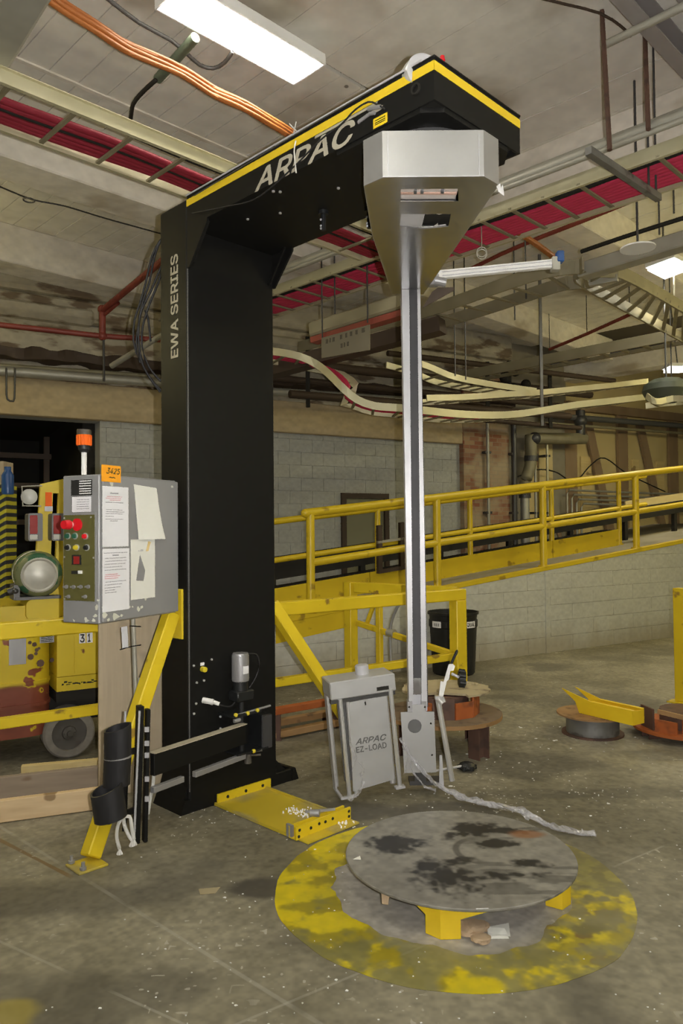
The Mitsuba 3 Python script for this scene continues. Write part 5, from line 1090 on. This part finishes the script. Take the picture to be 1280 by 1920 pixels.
# litter
def scrap(name, label, poly, z=.002, mat='mat_paper_cream', t=.0015):
    k = obj(name, prism(poly, z, z + t), mat); return tag(k, label, 'paper scrap', None)
def crump(c, r, seed, flat=.35):
    m = trimesh.creation.icosphere(2, r); m.vertices *= (.6 + .9 * meshkit.noise(m.vertices / r * 1.7 + seed, seed))[:, None]; m.vertices[:, 2] *= flat
    m.apply_translation((c[0], c[1], c[2] - m.bounds[0][2])); return m
scrap('paper_scrap', 'creased cream paper scrap on the floor in front of the turntable', [(.566, 3.055), (.66, 3.085), (.645, 2.985), (.60, 2.99), (.557, 2.982)], .010)
obj('fold', hull([(.566, 3.04, .002), (.63, 3.02, .002), (.566, 3.04, .02), (.63, 3.02, .024), (.56, 2.985, .002), (.64, 2.985, .002)]), 'mat_paper_cream', 'paper_scrap')
k = obj('crumpled_paper', [crump((.50, 3.03, 0), .055, 3), crump((.525, 2.965, 0), .035, 5), crump((.54, 3.06, 0), .04, 8)], 'mat_tanpaper'); tag(k, 'crumpled brownish paper beside the cream scrap near the front turntable leg', 'paper scrap')
scrap('floor_card', 'small flat greyish card on the bare floor left of the yellow ring', [(-.658, 3.42), (-.563, 3.437), (-.575, 3.38), (-.641, 3.369)], .001, 'mat_dusty_plate')
k = obj('torn_card', [plate([(0, 0), (.025, .0), (.03, .045), (.012, .06), (-.006, .04)], (.150, 3.10, .085), (1, -.3, 0), (.1, .25, 1), 0, .002), plate([(0, 0), (.03, .0), (.02, .05)], (.155, 3.13, .10), (1, -.3, 0), (.1, .25, 1), 0, .002)], 'mat_tanpaper'); tag(k, 'torn brown card hanging from the left rim of the turntable', 'paper scrap')
k = obj('white_label', plate([(0, 0), (.035, .012), (.014, .045)], (.035, 3.36, .1525), (1, -.5, 0), (.5, 1, 0), 0, .0015), 'mat_paper_cream'); tag(k, 'small cream triangle label on the left edge of the turntable plate', 'label')
rd = np.random.default_rng(21)
def flakes(n, region, s0, s1):
    ms = []
    while len(ms) < n:
        x, y = rd.uniform(region[0], region[1]), rd.uniform(region[2], region[3])
        if math.hypot(x - .515, y - 3.425) < .515: continue
        if meshkit.fbm(np.array([[x * 1.6, y * 1.6, 0]]), 3, 4)[0] < rd.uniform(.25, .75): continue
        s = rd.uniform(s0, s1) * (1 if rd.random() < .85 else 2.0); a = rd.uniform(0, 6.3)
        p = np.array([(s * rd.uniform(.5, 1) * math.cos(a + t), s * rd.uniform(.3, .7) * math.sin(a + t)) for t in (0, 1.6, 3.0, 4.4)])
        v = [(x + q[0], y + q[1], .0005) for q in p] + [(x + q[0], y + q[1], .003) for q in p]
        ms.append(hull(v))
    return ms
fl = flakes(330, (-1.1, 2.1, 2.35, 4.7), .0025, .0065) + flakes(130, (.2, 2.6, 4.2, 6.4), .004, .010)
k = obj('floor_flakes', fl, 'mat_white'); tag(k, 'tiny white flakes of litter scattered over the concrete floor', 'litter', kind='stuff')
# clusters of pale crumbs on the yellow clamp plate
cm = []
for i in range(130):
    t = rd.random(); u = -3.3 + .42 * t + rd.normal(0, .03); w = 2.84 + .10 * t + rd.normal(0, .028)
    q = MU(u, w, .012); cm.append(box(q[0] - .004, q[0] + .004, q[1] - .003, q[1] + .003, .012, .012 + rd.uniform(.002, .012)))
k = obj('crumbs', cm, 'mat_white'); tag(k, 'pale crumbs of torn film lying on the yellow floor plate', 'litter', kind='stuff')
# ---------------------------------------------------------------- overhead: lamps, cable trays, pipes, conduits
def lamp_fixture(label, u, w, long_w=True, tube_v=TUBE, z=CZ - .012, group='fluorescent ceiling fixtures', L=1.22, Wd=.36, col=(1.0, .95, .80)):
    t = thing('light_fixture', label, 'light fixture', group)
    f = lambda m: tf(m, FM)
    hu, hw = (Wd / 2, L / 2) if long_w else (L / 2, Wd / 2)
    obj('housing', f([box(u - hu, u + hu, w - hw, w + hw, z - .03, z, .004), box(u - hu, u - hu + .012, w - hw, w + hw, z - .085, z - .02), box(u + hu - .012, u + hu, w - hw, w + hw, z - .085, z - .02),
                      box(u - hu, u + hu, w - hw, w - hw + .012, z - .085, z - .02), box(u - hu, u + hu, w + hw - .012, w + hw, z - .085, z - .02)]), 'mat_white_lamp', t)
    k = obj('diffuser', f(box(u - hu + .03, u + hu - .03, w - hw + .02, w + hw - .02, z - .10, z - .05, .012)), 'mat_white_lamp', t, label='glowing diffuser')
    scene[k]['emitter'] = glow(tube_v, col)
    ck = obj('end_cap', f([cyl((u - .12, w + hw - .001, z - .05), (u - .12, w + hw + .004, z - .05), .01, 10), cyl((u + .12, w + hw - .001, z - .05), (u + .12, w + hw + .004, z - .05), .01, 10)]), 'mat_steel_grey', t)
lamp_fixture('bright white fluorescent fixture on the ceiling above the machine column', -4.12, 3.21, z=5.145, group=None, tube_v=26)
# unseen strip lights out of view, hung low to light the ceiling and both bays
def unseen_strip_light(label, u, w, v, col, group, z=4.0, L=2.4):
    t = thing('unseen_strip_light', label, 'light fixture', group)
    obj('channel', tf(box(u - .05, u + .05, w - L / 2, w + L / 2, z, z + .06, .004), FM), 'mat_white_lamp', t)
    for du in (-.085, .085):
        k = obj('lamp_tube', tf(cyl((u + du, w - L / 2 + .03, z + .01), (u + du, w + L / 2 - .03, z + .01), .019, 10), FM), 'mat_white_lamp', t, smooth=40)
        scene[k]['emitter'] = glow(v, col)
    for dw in (-.8, .8): obj('chain', tf(cyl((u, w + dw, z + .06), (u, w + dw, CZ - .004), .006, 6), FM), 'mat_steel_dark', t)
for u, w, where in ((-1.0, .2, 'over the place of the camera'), (2.2, 1.4, 'behind the camera'), (-2.6, -2.2, 'left of the camera'), (1.8, 3.6, 'right of the camera')):
    unseen_strip_light('unseen bare tube strip light on chains ' + where, u, w, TUBE * 4.2, (1.0, .97, .84), 'unseen strip lights placed to light the near bay')
for u, w, where in ((-8.3, .8, 'off to the left of the back wall'), (-1.2, 9.4, 'off to the right over the far bay'), (-3.4, 13.0, 'farthest right, beyond the boarded wall'), (.6, 7.6, 'right of the near beam')):
    unseen_strip_light('unseen yellowish bare tube strip light ' + where, u, w, FAR_TUBE * 5, (.98, .85, .40), 'unseen strip lights placed to light the far bay')

def poly_lamp(name, label, P4, v, col):
    t = thing(name, label, 'light fixture')
    c = np.array(P4); m = c.mean(0); zt = c[:, 2].mean()
    q = [(p[0], p[1]) for p in c]
    obj('housing', prism(sg.Polygon(q).buffer(.02, join_style=2), zt + .03, zt + .08), 'mat_white_lamp', t)
    k = obj('diffuser', prism(sg.Polygon(q), zt, zt + .029), 'mat_white_lamp', t); scene[k]['emitter'] = glow(v, col)
    return t, m, zt
poly_lamp('hanging_lamp', 'bright square lamp hanging over the ramp at the right edge', [(3.40, 8.23, 4.45), (3.56, 7.94, 4.45), (3.87, 8.21, 4.45), (3.72, 8.53, 4.45)], 60, (1, .96, .82))
obj('pull_rod', cyl((3.647, 8.132, 4.44), (3.65, 8.139, 4.02), .01, 8), 'mat_galv', 'hanging_lamp')
hl = thing('hanging_lamp', 'smaller bright lamp behind the dark hood at the far right', 'light fixture')
obj('housing', box(5.11, 5.65, 11.6, 11.9, 4.12, 4.17), 'mat_white_lamp', hl)
k = obj('diffuser', box(5.13, 5.63, 11.62, 11.88, 4.07, 4.12), 'mat_white_lamp', hl); scene[k]['emitter'] = glow(60, (1, .97, .84))
obj('rod', cyl((5.3, 11.75, 4.17), (5.2, 11.75, 5.2), .01, 8), 'mat_steel_dark', hl)
hd2 = thing('fan_hood', 'dark rounded hood hanging under the smaller lamp at the right edge', 'hood')
obj('hood', lathe([(.06, .13), (.16, .11), (.25, .05), (.27, -.02), (.22, -.12), (.10, -.18), (0, -.19), (0, .13)], (3.83, 8.80, 3.24), 36), 'mat_hood', hd2, smooth=30)
obj('stem', cyl((3.83, 8.80, 3.36), (3.83, 8.80, 5.2), .012, 8), 'mat_steel_dark', hd2)
od = thing('lamp_shade', 'pale flat round lamp shade under the far conduits on the right', 'lamp shade')
obj('shade', lathe([(0, .03), (.05, .03), (.135, 0), (.135, -.012), (0, -.012)], (2.382, 5.943, 3.844), 32), 'mat_white', od, smooth=30)
obj('stem', cyl((2.382, 5.943, 3.864), (2.382, 5.943, 5.195), .01, 8), 'mat_steel_dark', od)

# cable trays
def straight_tray(name, label, axis, a0, a1, b0, b1, z, step, cables, hi_first=True):
    """a ladder tray along u or w (axis) between b0 and b1 across"""
    t = thing(name, label, 'cable tray')
    m = lambda x0, x1, y0, y1, z0, z1, c=0: tf(box(x0, x1, y0, y1, z0, z1, c) if axis == 'u' else box(y0, y1, x0, x1, z0, z1, c), FM)
    for b, dirn in ((b0, 1), (b1, -1)):
        obj('side_rail', [m(a0, a1, b, b + dirn * .006, z, z + .10), m(a0, a1, b, b + dirn * .03, z, z + .005), m(a0, a1, b, b + dirn * .03, z + .095, z + .10)], 'mat_tray', t)
    n = int((a1 - a0) / step)
    for i in range(n + 1):
        a = a0 + i * step
        obj('rung', m(a - .014, a + .014, min(b0, b1), max(b0, b1), z + .006, z + .022), 'mat_tray_dull', t)
    for (b, r, mat, nm) in cables:
        zz = z + .022 + r
        pts = [(a0 - .1 + (a1 - a0 + .2) * k / 12, b + .012 * math.sin(k * 1.7 + b * 9), zz + .006 * math.cos(k * 2.3 + b * 5)) for k in range(13)]
        if axis != 'u': pts = [(q[1], q[0], q[2]) for q in pts]
        obj(nm, tf(tube(pts, r, 8, .3), FM), mat, t, smooth=True)
    return t
RC, BC = ('mat_red_cable', 'red_cable'), ('mat_dark', 'black_cable')
ct1 = straight_tray('cable_tray', 'ladder cable tray with red cables at upper left, behind the arm of the machine', 'w', -1.5, 5.2, -4.40, -4.90, 4.2, .40,
              [(-4.44, .02, *BC)] + [(-4.62 - .045 * i, .024, 'mat_red_cable_old', 'red_cable') for i in range(6)] + [(-4.70, .014, *BC)])
ct2 = straight_tray('cable_tray', 'ladder cable tray with bright red cables crossing at upper right', 'u', -8.4, 2.5, 5.27, 5.86, 4.2, .30,
              [(5.40, .03, *BC)] + [(5.49 + .052 * i, .026, *RC) for i in range(7)])
obj('hanger_bar', bar(at(FM, -2.262, 4.56, 4.06), at(FM, -2.23, 5.60, 4.06), .045, .05), 'mat_drum_steel', ct2)
for p0, p1 in (((1.841, 5.13, 5.2), (1.778, 4.86, 4.08)), ((2.24, 5.38, 5.2), (2.10, 5.02, 4.3))): obj('hanger_rod', cyl(p0, p1, .016, 8), 'mat_rust_brown', ct2)
for w in (5.45, 5.58): obj('hanger_rod', cyl(at(FM, -2.24, w, 4.1), at(FM, -2.24, w, 5.2), .008, 6), 'mat_steel_dark', ct2)
cs_ = 'grey conduits beside the right cable tray'
for i, (w, z, r) in enumerate(((5.13, 4.36, .04), (5.20, 4.42, .03), (5.08, 4.30, .022))):
    k = obj('conduit_run', tf(cyl((-8.3, w, z), (2.5, w, z), r, 12), FM), 'mat_galv', smooth=40)
    tag(k, ('thickest grey conduit running along the right cable tray', 'upper thin grey conduit along the right cable tray', 'lowest thin grey conduit along the right cable tray')[i], 'conduit', cs_)
    for u in (-6.2, -3.9, -1.6): obj('clamp', tf(cyl((u, w, z), (u + .06, w, z), r + .008, 12), FM), 'mat_tray_dull', k, smooth=40)
def curve_tray(name, label, path, wd, h=.10, rung=.22, red=True, mat='mat_tray', flat=True):
    t = thing(name, label, 'cable tray')
    p = smooth_path(path, .08)
    tan = np.gradient(p, axis=0); sd = np.c_[-tan[:, 1], tan[:, 0], tan[:, 2] * 0]; sd /= np.linalg.norm(sd, axis=1, keepdims=True)
    q = p + sd * wd
    pr = [(-.008, 0), (.008, 0), (.008, h), (-.008, h)]
    obj('side_rail', sweep(p, pr), mat, t); obj('side_rail', sweep(q, pr), mat, t)
    L = np.r_[0, np.cumsum(np.linalg.norm(np.diff(p, axis=0), axis=1))]
    for d in np.arange(.1, L[-1], rung):
        i = int(np.searchsorted(L, d)); i = min(i, len(p) - 1)
        obj('rung', bar(p[i] + (0, 0, .01), q[i] + (0, 0, .01), .03, .016), 'mat_tray_dull', t)
    if red:
        for k, r in ((.25, .03), (.42, .035), (.6, .03)): obj('red_cable', sweep(p + sd * wd * k + (0, 0, .05), np.c_[np.cos(np.arange(8) * PI / 4), np.sin(np.arange(8) * PI / 4)] * r), 'mat_red_cable', t, smooth=True)
    return t
curve_tray('curved_tray', 'curved pale cable tray swooping down behind the column and the mast', P['tray1'], .42, h=.085)
curve_tray('curved_tray', 'upper pale cable tray sloping down to the right behind the mast', P['tray2'], .35, h=.075, red=False)
curve_tray('curved_tray', 'middle pale cable tray running from the mast to the dark hood', P['tray3'], .35, h=.075, red=False)
curve_tray('curved_tray', 'short bent pale tray end below the dark hood at the right edge', P['tray4'], .3, h=.07, red=False, rung=.3)
t5 = curve_tray('ladder_rack', 'brown ladder rack crossing under the far ceiling and turning right', P['rack_o'], .45, h=.13, rung=.35, red=False, mat='mat_tray_dull')
t6 = thing('ladder_rack', 'dull ladder rack with rounded corner, running to the right edge', 'cable tray')
ro, ri = smooth_path(P['rack_o2'], .1), smooth_path(P['rack_i2'], .1)
obj('side_rail', sweep(ro, [(-.01, 0), (.01, 0), (.01, .12), (-.01, .12)]), 'mat_tray_dull', t6); obj('side_rail', sweep(ri, [(-.01, 0), (.01, 0), (.01, .12), (-.01, .12)]), 'mat_tray_dull', t6)
for f_ in np.linspace(.10, .96, 11):
    a, b = ro[int(f_ * (len(ro) - 1))], ri[int(f_ * (len(ri) - 1))]
    obj('rung', bar(a + (0, 0, .03), b + (0, 0, .03), .04, .02), 'mat_tray_dull', t6)
obj('corner_plate', bar(P['rack_i2'][0], P['rack_i2'][1], .05, .06), 'mat_galv', t6)
def run(name, label, key, r, mat, cat='pipe', group=None, step=.1, straight=False, n=10):
    k = obj(name, tube(P[key] if isinstance(key, str) else key, r, n, step, smooth=not straight), mat, smooth=True); tag(k, label, cat, group); return k
k = thing('grey_duct', 'grey square duct on brackets at far upper right', 'duct')
obj('duct', bar(np.array(P['tray_r5'][0]) - (0, 0, .05), np.array(P['tray_r5'][2]) - (0, 0, .05), .16, .13, c=.01), 'mat_galv', k)
obj('cable', tube([np.array(q) + (0, 0, .14) for q in P['tray_r5']], .02, 8), 'mat_dark', k)
k = thing('far_tray', 'long far cable tray along the back beam on the right', 'cable tray')
obj('rail', bar((1.55, 12.2, 4.05), (4.35, 9.05, 4.0), .03, .14), 'mat_tray_dull', k)
obj('rail', bar((1.75, 12.4, 4.0), (4.55, 9.25, 3.95), .03, .05), 'mat_tray_dull', k)
for f_ in np.linspace(.05, .97, 14): obj('rung', bar(np.array((1.55, 12.2, 4.0)) * (1 - f_) + np.array((4.35, 9.05, 3.95)) * f_, np.array((1.75, 12.4, 4.0)) * (1 - f_) + np.array((4.55, 9.25, 3.95)) * f_, .04, .03), 'mat_tray_dull', k)
# pipes and cables
ob = thing('orange_cables', 'thick sagging bundle of orange cables along the ceiling at upper left', 'cable bundle')
base = np.array(P['orange'])
for i in range(6):
    a = i * PI / 3
    obj('cable', tube(base + np.array([.020 * math.cos(a), .020 * math.cos(a), .026 * math.sin(a)]) * (1.25 + .3 * np.sin(np.arange(len(base)) * 1.3 + i))[:, None], .0165, 8, .06), 'mat_orange_cable', ob, smooth=True)
for j in (): obj('tie', cyl(base[j] - (base[j + 1] - base[j]) * .04, base[j] + (base[j + 1] - base[j]) * .04, .058, 12), 'mat_orange_cable', ob, smooth=True)
ob2 = thing('orange_cables', 'orange cable bundle dropping under the right cable tray to the ladder rack', 'cable bundle')
for i in range(5): obj('cable', tube(np.array(P['orange2']) + np.array([.03 * (i - 2), .03 * (i - 2), .012 * (i % 2)]), .018, 8), 'mat_orange_cable', ob2, smooth=True)
run('ceiling_cable', 'dark cable looping across the ceiling to the bright fixture', 'cable_top', .014, 'mat_steel_dark2', 'cable')
gt_ = thing('cable_drop', 'dark green junction tube hanging over the orange cables, with a black cable', 'cable drop')
obj('tube', cyl(P['green_tube'][0], P['green_tube'][2], .035, 12), 'mat_green_dull', gt_, smooth=40)
obj('cable', tube(P['black_drop'], .016, 8), 'mat_dark', gt_, smooth=True)
k = obj('corner_duct', bar((-1.30, 3.40, 4.40), (-2.10, 4.37, 4.40), .22, .20, c=.02), 'mat_galv'); tag(k, 'rusty grey duct cutting the top left corner', 'duct')
run('ceiling_wire', 'thin wire with a ring along the ceiling beam at left', 'wire1', .008, 'mat_steel_dark', 'wire')
k = obj('wire_ring', tf(trimesh.creation.torus(.055, .008), np.array([[1, 0, 0, -3.22], [0, 1, 0, 7.74], [0, 0, 1, 5.08], [0, 0, 0, 1.0]])), 'mat_steel_dark2', smooth=True); tag(k, 'small ring hanging on the thin ceiling wire at left', 'ring')
run('ceiling_wire', 'thin wire curving over the ceiling at upper right to the steel channels', 'wire_tr', .009, 'mat_brown_dark', 'wire')
run('cross_pipe', 'pale grey pipe crossing the steel channels at the top right corner', [(1.83, 5.10, 4.93), (2.45, 4.47, 4.93)], .028, 'mat_galv', straight=True)
for i, (u, lab) in enumerate(((-2.10, 'pale steel channel at the top right corner, left of the pair'), (-1.80, 'steel channel at the top right corner, right of the pair'))):
    k = obj('steel_channel', tf([box(u - .005, u + .005, 3.2, 6.24, 4.98, 5.16), box(u - .005, u + .10, 3.2, 6.24, 4.98, 4.992), box(u - .005, u + .10, 3.2, 6.24, 5.15, 5.16)], FM), 'mat_purple_steel'); tag(k, lab, 'beam', 'steel channels under the ceiling')
run('sprinkler_pipe', 'thin red sprinkler pipe below the right cable tray', 'red_r', .022, 'mat_red_pipe', straight=True)
k = run('sprinkler_pipe', 'distant red sprinkler pipe under the far ceiling on the right', 'red_r2', .025, 'mat_red_pipe', straight=True)
for q in P['red_r2']: obj('hanger', cyl(q, (q[0], q[1], 5.2), .006, 6), 'mat_steel_dark', k)
rp_ = thing('red_pipe', 'dark red sprinkler pipe along the back wall at left, with a riser', 'pipe')
obj('main', tube(P['red_l'], .032, 10, smooth=False), 'mat_red_pipe', rp_, smooth=True)
obj('riser', tube(P['red_l_up'], .04, 10, smooth=False), 'mat_red_pipe', rp_, smooth=True)
obj('branch', tube(P['red_l_diag'], .036, 10, smooth=False), 'mat_red_pipe', rp_, smooth=True)
obj('branch', tube(P['red_l_diag2'], .02, 10, smooth=False), 'mat_red_pipe', rp_, smooth=True)
obj('elbow', [trimesh.creation.icosphere(2, .055).apply_translation(P['red_l_up'][0]), trimesh.creation.icosphere(2, .055).apply_translation(P['red_l_up'][1])], 'mat_red_pipe', rp_, smooth=True)
obj('drop', tube(P['drop_l'], .014, 8, smooth=False), 'mat_steel_dark', rp_)
run('wall_pipe', 'thick grey pipe along the lintel of the back wall', 'pipe_l', .062, 'mat_galv', straight=True, n=14)
run('wall_pipe', 'thin dull pipe just above the thick grey wall pipe', 'pipe_l2', .03, 'mat_tray_dull', straight=True)
run('cable_loop', 'thin cable hanging in a loop from the grey wall pipe at left', list(P['loop_l'][:6]), .012, 'mat_steel_dark', 'cable')
run('brace_pipe', 'pale pipe slanting up behind the column at left', [(-2.75, 9.0, 3.62), (-1.75, 8.4, 3.98)], .035, 'mat_galv', straight=True)
dk = thing('grey_conduit_duct', 'pale conduit duct running behind the hanging sign', 'duct')
obj('duct', bar(P['duct_m'][0], P['duct_m'][1], .14, .15, c=.02), 'mat_tray_dull', dk)
obj('red_stripe', bar(np.array(P['duct_m'][0]) + (0.02, 0, -.11), np.array(P['duct_m'][1]) + (0.02, 0, -.11), .12, .06), 'mat_red_pipe', dk)
dk = obj('dark_beam', bar((-.9, 9.1, 3.55), (1.1, 8.0, 3.80), .2, .16), 'mat_brown_dark'); tag(dk, 'dark steel beam under the hanging sign', 'beam')
sg_ = thing('hanging_sign', 'faded grey hanging sign board behind the turning head', 'sign')
sA, sB = np.array([-.193, 7.75, 3.39]), np.array([.291, 7.352, 3.385]); sd_ = (sB - sA) / np.linalg.norm(sB - sA); sL = np.linalg.norm(sB - sA)
obj('board', plate([(0, .01), (sL, 0), (sL, .25), (0, .22)], sA, sd_, ZD, -.012, 0), 'mat_stained_sign', sg_)
for x, z, w in ((.06, .15, .03), (.11, .155, .02), (.15, .155, .03), (.25, .165, .03), (.32, .17, .025), (.38, .175, .03), (.45, .18, .03), (.53, .185, .04), (.26, .075, .025), (.30, .078, .02), (.34, .08, .025)): obj('letter', plate(rect(x, x + w, z, z + .045), sA, sd_, ZD, 0, .001), 'mat_sign_ink', sg_)
for i in range(10):
    p0, p1 = P['rod%d' % i]
    k = obj('hanger_rod', cyl((p1[0], p1[1], p1[2]), (p1[0], p1[1], 5.2), .008, 6), 'mat_steel_dark'); tag(k, 'thin dark hanger rod dropping from the far ceiling to the pipes and trays', 'rod', 'thin hanger rods under the far ceiling')
k = obj('strut_post', bar((2.62, 9.75, 2.95), (2.62, 9.75, 5.2), .035, .035), 'mat_steel_dark2'); tag(k, 'upright grey strut joining the curved trays on the right', 'strut')
k = obj('cable_coil', [tf(trimesh.creation.torus(.042, .006), np.array([[1, 0, 0, 1.234], [0, 0, -1, 6.44], [0, 1, 0, 3.985 + .02 * i], [0, 0, 0, 1.0]])) for i in range(2)] + [cyl((1.234, 6.44, 4.02), (1.234, 6.44, 5.2), .004, 6)], 'mat_galv', smooth=True); tag(k, 'small coil of pale wire hanging right of the turning head', 'wire coil')
# pipes on the far wall at right
vp = thing('wall_stack', 'brownish vertical drain pipe beside the brick pier', 'pipe')
fr = lambda s, n, z: at(FR, s, n, z)
obj('pipe', tube([fr(4.02, 3.30, .9), fr(4.02, 3.30, 2.25)], .085, 14, smooth=False), 'mat_galv', vp, smooth=True)
obj('elbow', tube([fr(4.02, 3.30, 2.25), fr(4.04, 3.3, 2.5), fr(4.16, 3.3, 2.78), fr(4.2, 3.3, 3.0), fr(4.2, 3.3, 3.4)], .11, 14, .06), 'mat_tray_dull', vp, smooth=True)
obj('collar', cyl(fr(4.02, 3.3, 2.2), fr(4.02, 3.3, 2.3), .11, 14), 'mat_steel_dark', vp, smooth=40)
obj('collar', cyl(fr(4.2, 3.3, 2.9), fr(4.2, 3.3, 3.0), .13, 14), 'mat_steel_dark', vp, smooth=40)
hp_ = thing('wall_pipe', 'short thick horizontal pipe on the right part of the back wall', 'pipe')
obj('pipe', tube([fr(4.25, 3.25, 3.33), fr(5.6, 3.25, 3.40)], .11, 14, smooth=False), 'mat_tray_dull', hp_, smooth=True)
obj('elbow', trimesh.creation.icosphere(2, .12).apply_translation(fr(4.25, 3.25, 3.33)), 'mat_steel_dark', hp_, smooth=True)
obj('riser', [cyl(fr(5.5, 3.25, 3.45), fr(5.5, 3.25, 3.95), .09, 12), trimesh.creation.icosphere(2, .13).apply_translation(fr(5.5, 3.25, 3.75))], 'mat_steel_dark', hp_, smooth=True)
for i, (s, z, lab) in enumerate(((3.12, 3.55, 'thin pale conduit down the brick pier'), (3.76, 3.6, 'dark pipe at the right edge of the brick pier'), (4.30, 3.4, 'thin grey pipe on the concrete beside the drain'), (4.62, 3.3, 'pale thin pipe between the panel strips'))):
    k = obj('wall_conduit', cyl(fr(s, 3.30, .9), fr(s, 3.30, z), (.03, .05, .025, .025)[i], 10), ('mat_galv', 'mat_steel_dark', 'mat_galv', 'mat_tray')[i], smooth=40); tag(k, lab, 'conduit')
    obj('clamp', [tf(box(s - .07, s + .07, 3.28, 3.5, zz, zz + .04), FR) for zz in (1.9, 3.0)], 'mat_steel_dark', k)
lc = 'grey conduits bending along the boarded wall'
for i in range(4):
    k = run('bent_conduit', 'grey conduit rising and bending right on the boarded wall, %s of four' % ('outermost', 'second', 'third', 'innermost')[i], [fr(5.25 + .11 * i, 3.4 - .02 * i, 1.2), fr(5.25 + .11 * i, 3.4 - .02 * i, 2.30 - .09 * i), fr(5.32 + .11 * i, 3.4 - .02 * i, 2.38 - .09 * i), fr(7.6, 3.4 - .02 * i, 2.36 - .09 * i), fr(9.5, 3.4, 2.36 - .09 * i)], .022, 'mat_galv', 'conduit', lc, straight=True)
run('wall_wire', 'dark cable drooping across the boarded wall', [fr(3.9, 3.35, 2.6), fr(4.4, 3.35, 2.75), fr(4.9, 3.35, 2.72), fr(5.4, 3.35, 2.55), fr(5.9, 3.35, 2.9), fr(6.3, 3.35, 3.05), fr(7.0, 3.35, 2.75), fr(8.2, 3.35, 2.4)], .012, 'mat_dark', 'cable')
run('beam_cable', 'dark cable sagging along the far white beam at right', [(4.0, 14.3, 4.75), (4.6, 14.2, 4.85), (5.4, 14.0, 4.95), (5.9, 13.4, 4.95), (6.6, 12.6, 5.05)], .014, 'mat_steel_dark', 'cable')
dp_ = thing('dark_pipes', 'dark clutter of old pipes along the top of the back wall behind the curved trays', 'pipes')
for s0, s1, n, z0, z1, r in ((-1.6, 5.4, 2.9, 4.12, 4.20, .07), (-1.8, 5.2, 3.0, 3.90, 3.95, .05), (-1.2, 4.6, 2.7, 3.62, 3.70, .06), (.4, 5.6, 2.5, 4.36, 4.42, .045), (1.2, 5.0, 2.8, 3.50, 3.52, .04)):
    obj('pipe', cyl(fr(s0, n, z0), fr(s1, n, z1), r, 10), 'mat_brown_dark', dp_, smooth=40)
for s_ in (-.9, 1.1, 2.6, 4.1): obj('bracket', bar(fr(s_, 2.7, 3.45), fr(s_, 2.7, 4.5), .05, .06), 'mat_dark', dp_)
k = obj('valve_cluster', [trimesh.creation.icosphere(2, r).apply_translation(fr(s_, 2.8, z)) for s_, z, r in ((3.1, 4.30, .10), (3.35, 4.42, .08), (3.6, 4.22, .09), (3.3, 4.15, .07))] + [cyl(fr(3.2, 2.8, 3.9), fr(3.2, 2.8, 4.6), .04, 8)], 'mat_dark', dp_, smooth=True)
run('wall_pipe', 'long thin dark pipe along the top of the boarded wall at right', [fr(4.6, 3.3, 3.80), fr(12.5, 3.3, 3.92)], .06, 'mat_steel_dark2', straight=True)
run('wall_pipe', 'second thin pipe below the long dark pipe on the boarded wall', [fr(4.6, 3.35, 3.66), fr(12.5, 3.35, 3.75)], .03, 'mat_tray_dull', straight=True)
